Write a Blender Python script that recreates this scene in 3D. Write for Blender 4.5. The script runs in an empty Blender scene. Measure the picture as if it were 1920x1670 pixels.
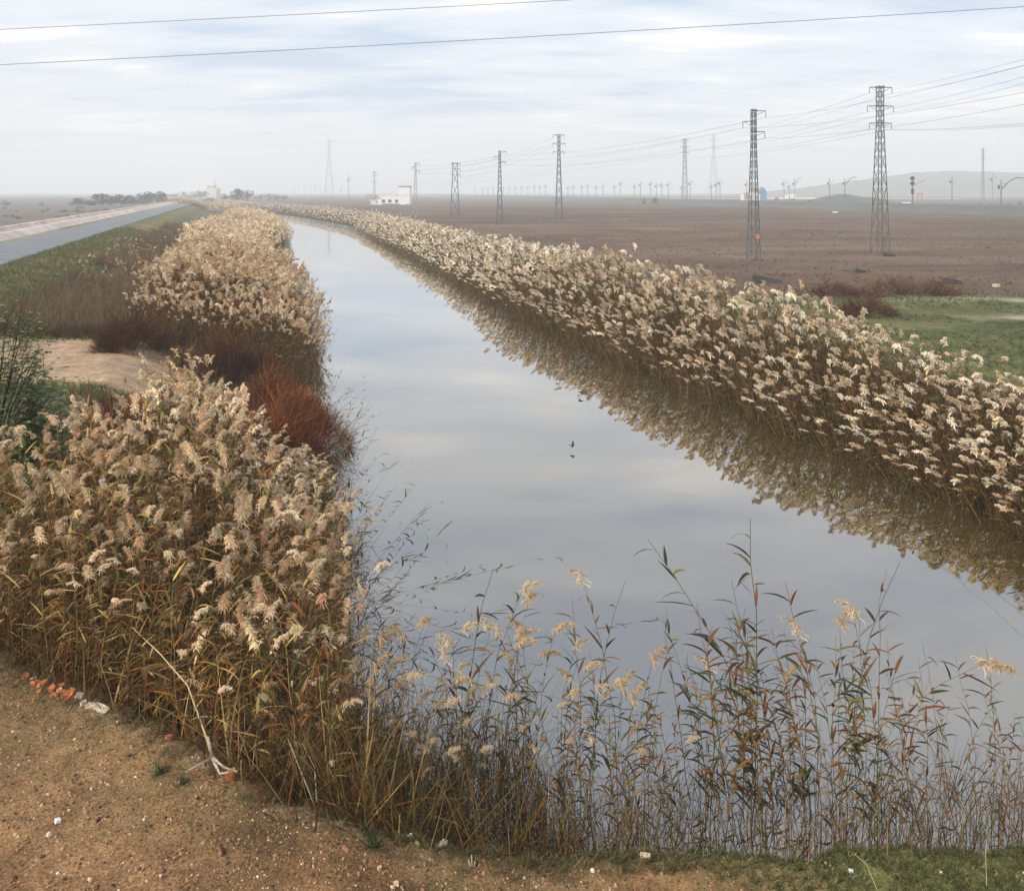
import bpy, math, random
import numpy as np
R = math.radians
rng = np.random.default_rng(7)
random.seed(7)
sc = bpy.context.scene
COL = sc.collection
F, CX, HY, H = 1600.0, 960.0, 360.0, 6.0      # focal length in photo pixels, centre column, horizon row, eye height

def at(x, y, z):                               # point at height z seen at photo pixel x, y
    Y = (H - z) * F / (y - HY)
    return ((x - CX) / F * Y, Y, z)
def topz(y, Y): return H - (y - HY) * Y / F
def xat(x, Y): return (x - CX) / F * Y

# ------------------------------------------------------------------ tags
def tag(o, label=None, cat=None, group=None, kind=None):
    if label: o['label'] = label
    if cat: o['category'] = cat
    if group: o['group'] = group
    if kind: o['kind'] = kind
    return o
def empty(name, loc, label, cat, group=None, rz=0):
    o = bpy.data.objects.new(name, None); COL.objects.link(o)
    o.location = loc; o.rotation_euler = (0, 0, rz); o.empty_display_size = .2
    return tag(o, label, cat, group)
def copy_tree(root):
    c = root.copy(); COL.objects.link(c)
    for ch in list(root.children):
        d = ch.copy(); COL.objects.link(d); d.parent = c
        for g in list(ch.children):
            e = g.copy(); COL.objects.link(e); e.parent = d
    return c

# ------------------------------------------------------------------ materials
def mat_plain(name, col, rough=.8, metal=0.0, noise=.0, nscale=3.0, bump=0.0):
    m = bpy.data.materials.new(name); m.use_nodes = True
    nt = m.node_tree; b = nt.nodes['Principled BSDF']
    b.inputs['Roughness'].default_value = rough; b.inputs['Metallic'].default_value = metal
    b.inputs['Base Color'].default_value = (*col, 1)
    if noise or bump:
        tc = nt.nodes.new('ShaderNodeTexCoord')
        n = nt.nodes.new('ShaderNodeTexNoise'); n.inputs['Scale'].default_value = nscale; n.inputs['Detail'].default_value = 6
        nt.links.new(tc.outputs['Object'], n.inputs['Vector'])
        if noise:
            mr = nt.nodes.new('ShaderNodeMapRange'); mr.inputs['From Min'].default_value = .3; mr.inputs['From Max'].default_value = .7
            mr.inputs['To Min'].default_value = 1 - noise; mr.inputs['To Max'].default_value = 1 + noise
            nt.links.new(n.outputs['Fac'], mr.inputs['Value'])
            v = nt.nodes.new('ShaderNodeVectorMath'); v.operation = 'SCALE'; v.inputs[0].default_value = col
            nt.links.new(mr.outputs['Result'], v.inputs['Scale']); nt.links.new(v.outputs[0], b.inputs['Base Color'])
        if bump:
            bp = nt.nodes.new('ShaderNodeBump'); bp.inputs['Strength'].default_value = bump; bp.inputs['Distance'].default_value = .05
            nt.links.new(n.outputs['Fac'], bp.inputs['Height']); nt.links.new(bp.outputs['Normal'], b.inputs['Normal'])
    return m
def mat_veg(name, trans=.3, rough=.7):
    m = bpy.data.materials.new(name); m.use_nodes = True
    nt = m.node_tree; b = nt.nodes['Principled BSDF']; out = nt.nodes['Material Output']
    a = nt.nodes.new('ShaderNodeAttribute'); a.attribute_name = 'Col'
    b.inputs['Roughness'].default_value = rough; b.inputs['Specular IOR Level'].default_value = .25
    nt.links.new(a.outputs['Color'], b.inputs['Base Color'])
    t = nt.nodes.new('ShaderNodeBsdfTranslucent'); nt.links.new(a.outputs['Color'], t.inputs['Color'])
    mx = nt.nodes.new('ShaderNodeMixShader'); mx.inputs[0].default_value = trans
    nt.links.new(b.outputs[0], mx.inputs[1]); nt.links.new(t.outputs[0], mx.inputs[2]); nt.links.new(mx.outputs[0], out.inputs['Surface'])
    return m
M_LEAF = mat_veg('dry_leaf', .15)
M_PLUME = mat_veg('seed_plume', .30, .9)
M_TWIG = mat_veg('twig', .12, .85)
M_STONE = mat_veg('stone', .0, .9)
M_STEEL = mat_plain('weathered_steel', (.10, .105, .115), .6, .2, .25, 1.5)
M_STEEL2 = mat_plain('haze_paled_steel', (.27, .285, .30), .6, .2, .2, 1.5)  # steel for distant masts and pylons, haze fade painted in as a paler grey
M_INS = mat_plain('insulator_glaze', (.06, .055, .06), .35)
M_WIRE = mat_plain('cable', (.24, .235, .24), .6)
M_WHITE = mat_plain('white_paint', (.80, .80, .80), .7, 0, .06, .6)
M_CREAM = mat_plain('cream_render', (.62, .58, .52), .8, 0, .08, .6)
M_DARK = mat_plain('dark_opening', (.02, .022, .025), .4)
M_ROOF = mat_plain('grey_roof', (.22, .21, .20), .8, 0, .15, .8)
M_GLASS = mat_plain('window_glass', (.03, .04, .05), .1)
M_RUBBER = mat_plain('rubber', (.02, .02, .02), .8)
M_BLUE = mat_plain('blue_cladding', (.03, .17, .36), .5, 0, .1, .5)
M_ORANGE = mat_plain('orange_paint', (.50, .19, .07), .6, 0, .1, 1)
M_TAN = mat_plain('tan_cladding', (.42, .33, .22), .7, 0, .1, .6)
M_CONC = mat_plain('pale_concrete', (.56, .46, .40), .9, 0, .28, .35, .3)
M_BRICK = mat_plain('broken_brick', (.48, .15, .055), .9, 0, .5, 26, .6)
M_PALE = mat_plain('pale_mortar', (.60, .49, .36), .9, 0, .3, 22, .6)
M_BIRD = mat_plain('dark_feathers', (.012, .011, .011), .7)

# ------------------------------------------------------------------ mesh builders
def np_mesh(name, V, Q, C, mats, mi=None, parent=None, smooth=False):
    me = bpy.data.meshes.new(name)
    V = np.asarray(V, dtype=np.float32); Q = np.asarray(Q, dtype=np.int32)
    n, m, k = len(V), len(Q), Q.shape[1]
    me.vertices.add(n); me.vertices.foreach_set('co', V.ravel())
    me.loops.add(m * k); me.loops.foreach_set('vertex_index', Q.ravel())
    me.polygons.add(m); me.polygons.foreach_set('loop_start', np.arange(0, m * k, k, dtype=np.int32))
    if mi is not None: me.polygons.foreach_set('material_index', np.asarray(mi, dtype=np.int32))
    me.polygons.foreach_set('use_smooth', np.full(m, smooth, dtype=bool))
    for mt in mats: me.materials.append(mt)
    me.update(calc_edges=True)
    if C is not None:
        a = me.color_attributes.new('Col', 'FLOAT_COLOR', 'POINT')
        C4 = np.ones((n, 4), dtype=np.float32); C4[:, :3] = C
        a.data.foreach_set('color', C4.ravel())
    o = bpy.data.objects.new(name, me); COL.objects.link(o)
    if parent: o.parent = parent
    return o

class MB:
    def __init__(s): s.v = []; s.f = []
    def box(s, x0, x1, y0, y1, z0, z1):
        b = len(s.v)
        s.v += [(x0,y0,z0),(x1,y0,z0),(x1,y1,z0),(x0,y1,z0),(x0,y0,z1),(x1,y0,z1),(x1,y1,z1),(x0,y1,z1)]
        s.f += [tuple(b+i for i in q) for q in ((0,3,2,1),(4,5,6,7),(0,1,5,4),(1,2,6,5),(2,3,7,6),(3,0,4,7))]
        return s
    def prism(s, pts, y0, y1):                    # outline in x, z extruded along y
        b = len(s.v); n = len(pts)
        s.v += [(p[0], y0, p[1]) for p in pts] + [(p[0], y1, p[1]) for p in pts]
        s.f += [tuple(range(b, b+n)), tuple(range(b+2*n-1, b+n-1, -1))]
        s.f += [(b+i, b+n+i, b+n+(i+1) % n, b+(i+1) % n) for i in range(n)]
        return s
    def tube(s, pts, rs, n=4):
        P = [np.array(p, float) for p in pts]
        if not hasattr(rs, '__len__'): rs = [rs] * len(P)
        rings = []
        for i, p in enumerate(P):
            d = P[min(i+1, len(P)-1)] - P[max(i-1, 0)]; d /= (np.linalg.norm(d) + 1e-9)
            u = np.cross(d, (0, 0, 1) if abs(d[2]) < .9 else (1, 0, 0)); u /= np.linalg.norm(u); w = np.cross(d, u)
            b = len(s.v)
            for k in range(n):
                a = 2 * math.pi * (k + .5) / n
                s.v.append(tuple(p + rs[i] * (math.cos(a) * u + math.sin(a) * w)))
            rings.append(b)
        for a, b in zip(rings, rings[1:]):
            for k in range(n): s.f.append((a+k, a+(k+1) % n, b+(k+1) % n, b+k))
        s.f.append(tuple(rings[0]+k for k in range(n-1, -1, -1))); s.f.append(tuple(rings[-1]+k for k in range(n)))
        return s
    def build(s, name, mat, parent=None, smooth=False):
        me = bpy.data.meshes.new(name); me.from_pydata([tuple(map(float, v)) for v in s.v], [], s.f)
        me.materials.append(mat)
        if smooth:
            for p in me.polygons: p.use_smooth = True
        me.update(); o = bpy.data.objects.new(name, me); COL.objects.link(o)
        if parent: o.parent = parent
        return o

def vnoise(x, y, s, seed=0):
    x = np.asarray(x, float) / s + 100; y = np.asarray(y, float) / s + 100
    xi, yi = np.floor(x), np.floor(y); fx, fy = x - xi, y - yi
    fx = fx * fx * (3 - 2 * fx); fy = fy * fy * (3 - 2 * fy)
    def h(a, b):
        q = np.sin(a * 127.1 + b * 311.7 + seed * 74.7) * 43758.5453
        return q - np.floor(q)
    return (h(xi, yi) * (1-fx) + h(xi+1, yi) * fx) * (1-fy) + (h(xi, yi+1) * (1-fx) + h(xi+1, yi+1) * fx) * fy
def ss(t): t = np.clip(t, 0, 1); return t * t * (3 - 2 * t)

# ------------------------------------------------------------------ layout of the place
LP = np.array([(-40,-1.0),(5,-1.0),(8.7,-1.3),(12.2,-2.2),(15,-3.0),(17.8,-3.7),(21.8,-4.6),(27,-6.2),(32,-7.6),(39,-9.4),(53,-14.2),(68,-19.9),
               (77,-22),(87,-24),(100,-26),(141,-38.5),(165,-47.5),(190,-58),(230,-77),(260,-92),(300,-112),(400,-155),(1000,-390),(3000,-1180)], float)
RP = np.array([(-40,10),(5,10.2),(8,10.2),(12,9.7),(16.3,8.5),(20,7.15),(27,4.7),(37.6,1.3),(50,-1.9),(80,-9.5),(141,-26),(165,-34.5),(190,-44.5),(215,-55),
               (235,-64),(260,-76),(300,-96),(400,-138),(1000,-368),(3000,-1158)], float)
def XL(Y): return np.interp(Y, LP[:, 0], LP[:, 1])
def XR(Y): return np.interp(Y, RP[:, 0], RP[:, 1])
GX = [-12, -5.2, -2.5, -1.3, -.4, 1.1, 4.5, 12]
def gtop(X): return np.interp(X, GX, [1.25, 1.2, 1.1, .87, .6, .3, .2, .2])
def Ye(X): return np.interp(X, GX, [12.6, 8.73, 7.26, 6.86, 6.94, 7.3, 7.48, 7.6]) + .12 * (vnoise(X, X * 0, .5, 3) - .5) + .10*(vnoise(X, X*0, .13, 5)-.5)
def road_s(X, Y): return (-12.6 - .331 * Y) - X        # >0 : left of the road's near edge
def h_far(X, Y):
    dr = X - XR(Y); dl = XL(Y) - X
    hr = -.35 + 1.15 * ss((dr + .2) / 4.5) + .05 * (vnoise(X, Y, 6, 1) - .5)
    hl = -.35 + 1.0 * ss((dl + .2) / 4) + .65 * ss((dl - 3.6) / 2.4)
    hl = hl - .35 * ss((Y - 32) / 12) * ss((dl - 5) / 4)
    s = road_s(X, Y)
    up = ss((s + 6.5) / 6) * ss((Y - 18) / 12)
    hl = hl * (1 - up) + 1.93 * up
    hl = hl + (1.0 - 1.93) * ss((s - 10.5) / 4)
    hw = np.full_like(X, -1.3)
    return np.where(dr > -.2, hr, np.where(dl > -.2, hl, np.maximum(hw, np.maximum(-.35 + 1.5 * np.minimum(dr, 0), -.35 + 1.5 * np.minimum(dl, 0)))))
def height(X, Y):
    X = np.asarray(X, float); Y = np.asarray(Y, float)
    t = ss((Y - Ye(X)) / .75)
    g = gtop(X) + .05 * (vnoise(X, Y, .6, 9) - .5) + .03 * (vnoise(X, Y, .14, 11) - .5)
    return g * (1 - t) + h_far(X, Y) * t
def hgt(x, y): return float(height(np.array([x]), np.array([y]))[0])

# ------------------------------------------------------------------ ground sheet
def axis(parts):
    out = []
    for a, b, n in parts: out += list(np.linspace(a, b, n, endpoint=False))
    return out
ug = [-v for v in np.geomspace(30, 2900, 36)][::-1] + axis([(-30, -12, 30), (-12, 12.5, 165), (12.5, 34, 40)]) + list(np.geomspace(34, 2900, 36))
yg = axis([(-30, 4, 10), (4, 9.5, 70), (9.5, 32, 70), (32, 90, 72), (90, 260, 60)]) + list(np.geomspace(260, 3000, 46))
U, YY = np.meshgrid(np.array(ug), np.array(yg))
XX = U + (XL(YY) + XR(YY)) / 2
ZZ = height(XX, YY)
def lerp(a, b, t): return a + (b - a) * t[..., None]
def ground_colour(X, Y):
    n1, n2, n3 = vnoise(X, Y, 1.1, 21), vnoise(X, Y, .35, 22), vnoise(X, Y, 7, 23)
    n4 = vnoise(X, Y, 28, 24)
    dr, dl = X - XR(Y), XL(Y) - X
    c = np.zeros(X.shape + (3,))
    field = lerp(np.array([.082, .054, .036]), np.array([.135, .088, .060]), ss(.5 * n3 + .5 * n4))
    field = lerp(field, np.array([.145, .115, .09]), ss((n1 - .6) * 3) * .5)
    field = field * (1 + .5 * (vnoise(X, Y * 6, 40, 95) - .5) + .3 * (vnoise(X, Y * 9, 16, 96) - .5))[..., None]
    c[:] = field
    # dark band below the railway
    c = lerp(c, np.array([.10, .095, .085]), .5 * ss((Y - 230 - 60*n4) / 60) * (dr > 0))
    # right of the reeds: rough grass patch, pale track, rust weeds
    g = ss((Y - 21) / 3) * ss((45 - Y) / 4) * ss((dr - 3.5 + 3*n3) / 3) * (X > 8)
    gc = lerp(np.array([.06, .088, .024]), np.array([.12, .115, .045]), ss(1.6*n1-.3))
    c = lerp(c, gc, g * np.clip(.92 + .5 * (n1 - .5), 0, 1))
    p = np.exp(-((Y - 41.5 - 2.5*(n3-.5) - .04*(X-30)) / .8) ** 2) * ss((X - 16) / 8) + np.exp(-((Y - 35.5) / .5) ** 2) * ss((X - 18) / 2)
    c = lerp(c, np.array([.40, .33, .25]), np.clip(p * (.3 + n1), 0, .8))
    w = ss((n3 - .3) * 3) * ss((Y - 45) / 3) * ss((62 - Y) / 8) * ss((X - 10) / 4) * ss((34 - X) / 6)
    c = lerp(c, np.array([.095, .055, .035]), .7 * w)
    # left side
    L = dl > 0
    scrub = lerp(np.array([.10, .075, .06]), np.array([.13, .105, .07]), n1)
    grn = lerp(np.array([.055, .085, .025]), np.array([.11, .12, .04]), n1)
    cl = lerp(scrub, grn, np.clip(ss((n3 - .35) * 3) * .35, 0, 1))
    s = road_s(X, Y)
    cl = lerp(cl, grn, ss((s + 6.0 + 2*n3) / 2.5) * .8)
    cl = lerp(cl, np.array([.21, .13, .05]), .75 * np.exp(-((s + 1.9 + n1) / .9) ** 2))
    cl = lerp(cl, np.array([.28, .24, .17]), ss((s - 5) / .6) * .7)
    cl = lerp(cl, lerp(np.array([.115, .095, .085]), np.array([.16, .13, .115]), n3), ss((s - 13) / 2))
    t = ss((Y - 19.8 - 1.2 * n1) / .9) * ss((27.6 + .8*n1 - Y) / .9) * ss((dl - 2.2 - 1.2*n1) / 1.0)
    cl = lerp(cl, lerp(np.array([.25, .17, .105]), np.array([.35, .25, .165]), n2 * .5 + n1 * .5), t)
    c = np.where(L[..., None], cl, c)
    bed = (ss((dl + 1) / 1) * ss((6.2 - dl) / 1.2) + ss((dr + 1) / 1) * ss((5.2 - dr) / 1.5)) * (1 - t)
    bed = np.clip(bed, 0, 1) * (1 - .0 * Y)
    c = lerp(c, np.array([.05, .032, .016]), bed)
    mid = (dl <= 0) & (dr <= 0)
    c[mid] = (.07, .05, .025)
    # foreground bank
    e = Ye(X) - Y
    dirt = lerp(np.array([.195, .105, .046]), np.array([.305, .178, .088]), .55 * n1 + .45 * n2)
    dirt = dirt * (1 - .38 * ss((vnoise(X * .6 + Y, Y, .9, 81) - .55) * 4) - .16 * ss((vnoise(X, Y, 1.6, 82) - .5) * 3))[..., None]
    olive = lerp(np.array([.13, .095, .045]), np.array([.16, .125, .05]), n2)
    dirt = lerp(dirt, olive, np.clip(ss((.9 - e + 1.3 * (n1-.3)) / 1.0) * .6, 0, 1))
    grass = lerp(np.array([.06, .085, .022]), np.array([.12, .125, .04]), n2)
    gm = ss((X - 1.0 - 1.2 * n1) / 1.6) * ss((.2 + 1.3 * ss((X-1.5)/2.5) - e + .3 * n1) / .35) + .6 * ss((.12 - e) / .1) * ss((X + 1.6) / 1.5)
    dirt = lerp(dirt, grass, np.clip(gm, 0, .9))
    rim = np.exp(-((e - .06) / .09) ** 2) * ss((0.3 - X) / .8)
    dirt = lerp(dirt, np.array([.42, .33, .21]), .55 * rim * n2)
    fg = ss((e + .22) / .2)
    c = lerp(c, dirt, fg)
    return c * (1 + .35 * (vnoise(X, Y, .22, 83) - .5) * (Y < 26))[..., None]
GC = ground_colour(XX, YY)
nr, nc = XX.shape
idx = np.arange(nr * nc).reshape(nr, nc)
Q = np.stack([idx[:-1, :-1], idx[:-1, 1:], idx[1:, 1:], idx[1:, :-1]], -1).reshape(-1, 4)
def ground_material():
    m = bpy.data.materials.new('earth'); m.use_nodes = True
    nt = m.node_tree; b = nt.nodes['Principled BSDF']; N = nt.nodes.new; Lk = nt.links.new
    b.inputs['Roughness'].default_value = .95; b.inputs['Specular IOR Level'].default_value = .15
    a = N('ShaderNodeAttribute'); a.attribute_name = 'Col'
    tc = N('ShaderNodeTexCoord')
    def noise(scale, detail, lo, hi, fmin=.3, fmax=.7):
        n = N('ShaderNodeTexNoise'); n.inputs['Scale'].default_value = scale; n.inputs['Detail'].default_value = detail
        n.inputs['Roughness'].default_value = .65
        Lk(tc.outputs['Object'], n.inputs['Vector'])
        r = N('ShaderNodeMapRange'); r.inputs['From Min'].default_value = fmin; r.inputs['From Max'].default_value = fmax
        r.inputs['To Min'].default_value = lo; r.inputs['To Max'].default_value = hi
        Lk(n.outputs['Fac'], r.inputs['Value']); return n, r
    n1, r1 = noise(46, 10, .3, 1.8)
    n4, r4 = noise(8, 6, .75, 1.25)
    n2, r2 = noise(2.2, 8, .66, 1.36)
    n3, r3 = noise(.12, 8, .72, 1.3)
    m1 = N('ShaderNodeMath'); m1.operation = 'MULTIPLY'; Lk(r1.outputs[0], m1.inputs[0]); Lk(r2.outputs[0], m1.inputs[1])
    m2 = N('ShaderNodeMath'); m2.operation = 'MULTIPLY'; Lk(m1.outputs[0], m2.inputs[0]); Lk(r3.outputs[0], m2.inputs[1])
    v = N('ShaderNodeVectorMath'); v.operation = 'SCALE'; Lk(a.outputs['Color'], v.inputs[0]); Lk(m2.outputs[0], v.inputs['Scale'])
    v4 = N('ShaderNodeVectorMath'); v4.operation = 'SCALE'; Lk(v.outputs[0], v4.inputs[0]); Lk(r4.outputs[0], v4.inputs['Scale'])
    Lk(v4.outputs[0], b.inputs['Base Color'])
    bp = N('ShaderNodeBump'); bp.inputs['Strength'].default_value = .8; bp.inputs['Distance'].default_value = .02
    Lk(n1.outputs['Fac'], bp.inputs['Height']); Lk(bp.outputs['Normal'], b.inputs['Normal'])
    return m
g = np_mesh('ground', np.stack([XX, YY, ZZ], -1).reshape(-1, 3), Q, GC.reshape(-1, 3), [ground_material()], smooth=True)
tag(g, 'flat brown farmland with dirt banks along the canal', 'ground', kind='structure')

# ------------------------------------------------------------------ water
def water_material():
    m = bpy.data.materials.new('silty_water'); m.use_nodes = True
    nt = m.node_tree; N = nt.nodes.new; Lk = nt.links.new
    nt.nodes.remove(nt.nodes['Principled BSDF']); out = nt.nodes['Material Output']
    d = N('ShaderNodeBsdfDiffuse'); d.inputs['Color'].default_value = (.068, .048, .014, 1)
    gl = N('ShaderNodeBsdfGlossy'); gl.inputs['Roughness'].default_value = .02; gl.inputs['Color'].default_value = (.92, .92, .915, 1)
    fr = N('ShaderNodeFresnel'); fr.inputs['IOR'].default_value = 1.33
    mr = N('ShaderNodeMapRange'); mr.inputs['From Min'].default_value = .02; mr.inputs['From Max'].default_value = .45
    mr.inputs['To Min'].default_value = .31; mr.inputs['To Max'].default_value = .86
    Lk(fr.outputs[0], mr.inputs['Value'])
    tc = N('ShaderNodeTexCoord'); n = N('ShaderNodeTexNoise'); n.inputs['Scale'].default_value = 1.3; n.inputs['Detail'].default_value = 3
    Lk(tc.outputs['Object'], n.inputs['Vector'])
    bp = N('ShaderNodeBump'); bp.inputs['Strength'].default_value = .10; bp.inputs['Distance'].default_value = .01
    Lk(n.outputs['Fac'], bp.inputs['Height']); Lk(bp.outputs['Normal'], gl.inputs['Normal'])
    mx = N('ShaderNodeMixShader'); Lk(mr.outputs[0], mx.inputs[0]); Lk(d.outputs[0], mx.inputs[1]); Lk(gl.outputs[0], mx.inputs[2])
    Lk(mx.outputs[0], out.inputs['Surface'])
    return m
wy = np.array(axis([(6.3, 60, 60), (60, 260, 50)]) + list(np.geomspace(260, 2900, 30)))
W = np.concatenate([np.stack([XL(wy) - 1.6, wy, wy * 0], -1), np.stack([XR(wy) + 1.6, wy, wy * 0], -1)])
k = len(wy); WQ = [(i, k + i, k + i + 1, i + 1) for i in range(k - 1)]
o = np_mesh('water', W, WQ, None, [water_material()])
tag(o, 'still silty canal reflecting the overcast sky', 'water', kind='structure')

# ------------------------------------------------------------------ road, concrete channel
def ribbon(name, prof, mat, y0, y1, step=12, rx0=-12.6, k=-.331, wob=0.0):   # prof: (offset to the left, z)
    ys = np.arange(y0, y1, step); V = []; 
    for Y in ys:
        w = wob * (random.random() - .5)
        for s, z in prof: V.append((rx0 + k * Y - s + w, Y, z))
    n = len(prof); q = [(i*n+j, i*n+j+1, (i+1)*n+j+1, (i+1)*n+j) for i in range(len(ys)-1) for j in range(n-1)]
    return np_mesh(name, V, q, None, [mat])
M_ASPH = mat_plain('worn_asphalt', (.150, .160, .172), .85, 0, .16, .55, .3)
o = ribbon('road', [(0, 1.94), (.05, 2.0), (2.55, 2.04), (5.1, 2.0), (5.15, 1.94)], M_ASPH, 20, 2900, 10)
tag(o, 'narrow grey asphalt road on the left', 'road', kind='structure')
ch = empty('concrete_channel', (-12.6 - .331*60 - 8, 60, 1.9), 'pale concrete irrigation channel running along the far side of the road', 'channel')
def relative(o, root):
    o.parent = root; o.matrix_parent_inverse = root.matrix_basis.inverted()
ch.rotation_euler = (0, 0, 0)
bpy.context.view_layer.update()
cb = ribbon('channel_body', [(6.3, 1.9), (7.2, 2.38), (7.5, 2.42), (7.55, 2.30), (8.5, 1.98), (9.6, 2.30), (9.65, 2.56), (10.1, 2.56), (11.4, 1.9)], M_CONC, 20, 1500, 6, wob=.05)
for c_ in (cb,): relative(c_, ch)

# ------------------------------------------------------------------ vegetation toolkit
def strip(pts, side, wid, col, mid):
    pts = np.asarray(pts, float); side = np.asarray(side, float)
    wid = np.asarray(wid, float)[:, None] * .5
    V = np.empty((2 * len(pts), 3)); V[0::2] = pts - side * wid; V[1::2] = pts + side * wid
    q = [(2*i, 2*i+1, 2*i+3, 2*i+2) for i in range(len(pts) - 1)]
    return V, q, np.tile(np.asarray(col, float), (len(V), 1)), [mid] * len(q)
class Proto:
    def __init__(s): s.V = []; s.Q = []; s.C = []; s.M = []; s.n = 0
    def add(s, V, q, C, M):
        s.V.append(V); s.Q += [[a + s.n for a in f] for f in q]; s.C.append(C); s.M += M; s.n += len(V)
    def done(s):
        s.V = np.concatenate(s.V); s.Q = np.array(s.Q); s.C = np.concatenate(s.C); s.M = np.array(s.M); return s
def unit(v): v = np.asarray(v, float); return v / (np.linalg.norm(v) + 1e-9)
RUST, OLIVE, DGREEN, STRAW, TANL, BROWN = (.21,.078,.017), (.115,.098,.02), (.025,.036,.012), (.50,.36,.14), (.25,.145,.05), (.065,.027,.009)
CREAM = [(.82,.68,.49), (.74,.59,.41), (.90,.80,.64), (.60,.43,.27)]
def arc(p0, az, e0, e1, L, n):
    p = np.array(p0, float); out = [p.copy()]
    for i in range(n):
        e = e0 + (e1 - e0) * (i + .5) / n
        p = p + L / n * np.array([math.cos(az) * math.cos(e), math.sin(az) * math.cos(e), math.sin(e)]); out.append(p.copy())
    return np.array(out)
def reed(r, Ht=2.9, lod=0, plume=True, palette=None, wind=0.0, leafy=1.0, mop=False, lk=1.0):
    """one reed rising from the origin: stem, leaves, plume (material slots 0, 1, 2 as separate protos)"""
    st, lf, pl = Proto(), Proto(), Proto()
    nseg = (7, 4, 2)[lod]
    bend = r.uniform(.0, .15); a0 = wind + r.normal(0, .5)
    zz = np.linspace(0, 1, nseg + 1)
    P = np.stack([bend * Ht * zz**2.3 * math.cos(a0), bend * Ht * zz**2.3 * math.sin(a0), Ht * zz], -1)
    P[1:-1, :2] += r.normal(0, .012, (nseg - 1, 2)) if nseg > 1 else 0
    sc_ = [STRAW, TANL, OLIVE][r.integers(0, 3)]
    rad = np.linspace(.006, .0025, nseg + 1) * (1, 1.3, 2.0)[lod]
    if lod == 0:
        m = MB().tube(P, list(rad), 3); V = np.array(m.v); q = [f for f in m.f if len(f) == 4]
        st.add(V, q, np.tile(np.array(sc_) * .8, (len(V), 1)), [0] * len(q))
    else:
        for sd in ((1, 0, 0), (0, 1, 0)): st.add(*strip(P, sd, rad * 2, np.array(sc_) * .8, 0))
    nl = int((r.integers(12, 18), r.integers(8, 12), r.integers(3, 5))[lod] * leafy)
    pal = palette or [OLIVE, DGREEN, TANL, STRAW, RUST, OLIVE]
    for i in range(nl):
        t = r.uniform(.16, .97) if lod else (i + r.uniform(0, .7)) / nl * .80 + .16
        t = min(t, .98)
        if lk < 1 and r.random() < .3: continue
        p0 = np.array([np.interp(t, zz, P[:, j]) for j in range(3)])
        az = wind + r.normal(0, .9) + (math.pi if r.random() < .2 else 0)
        e0 = r.uniform(.5, 1.15); e1 = r.uniform(-1.1, .25) if r.random() < .6 else e0 - .4
        L = r.uniform(.24, .46) * lk * (r.uniform(.55, 1.45) if lk < 1 else 1) * (1 - .25 * abs(t - .6)); w = r.uniform(.020, .040) * (1, 1.35, 2.8)[lod]
        n = (4, 2, 1)[lod]; A = arc(p0, az, e0, e1, L, n)
        side = unit(np.array([-math.sin(az), math.cos(az), r.uniform(-.7, .7)]))
        wd = {4: [.5, 1, .9, .55, .05], 2: [.6, 1, .08], 1: [1, .2]}[n]
        c = np.array(pal[r.integers(0, len(pal))]) * r.uniform(.65, 1.35)
        lf.add(*strip(A, side, np.array(wd) * w, c, 0))
    if plume:
        top = P[-1]; az = wind + r.normal(0, .6)
        Lp = r.uniform(.13, .24) if mop else r.uniform(.24, .38); A = arc(top, az, 1.4, r.uniform(-1.2, .7) if mop else r.uniform(-.7, .95), Lp, 6)
        nb = (150, 48, 11)[lod]; cc = CREAM[r.integers(0, 4)] if lk == 1 else ((.62,.46,.27), (.52,.36,.19), (.68,.54,.35))[r.integers(0, 3)]
        for i in range(nb):
            t = r.uniform(0, 1) ** .85
            p0 = np.array([np.interp(t * 6, range(7), A[:, j]) for j in range(3)])
            a = r.uniform(0, 6.28) if mop else az + r.normal(0, 1.2); e0 = r.uniform(-.2, 1.2); e1 = r.uniform(-1.5, -.6)
            L = r.uniform(.06, .14) * (1.1 - .5 * t) * (1, 1, 1.3)[lod]; w = (.0105, .026, .075)[lod] * r.uniform(.7, 1.4)
            n = (3, 2, 1)[lod]; B = arc(p0, a, e0, e1, L, n)
            side = unit(r.normal(0, 1, 3))
            wd = {3: [.5, 1, 1, .3], 2: [.8, 1.2, .4], 1: [1, .75]}[n]
            c = np.array(cc) * r.uniform(.72, 1.2) * (.8 + .3 * (1 - t))
            pl.add(*strip(B, side, np.array(wd) * w, c, 1))
    return st, lf, pl
def merge_protos(ps):
    out = Proto()
    for p in ps:
        if p.n: 
            p_V, p_C = np.concatenate(p.V), np.concatenate(p.C)
            out.add(p_V, p.Q, p_C, p.M)
    return out.done()
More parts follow.
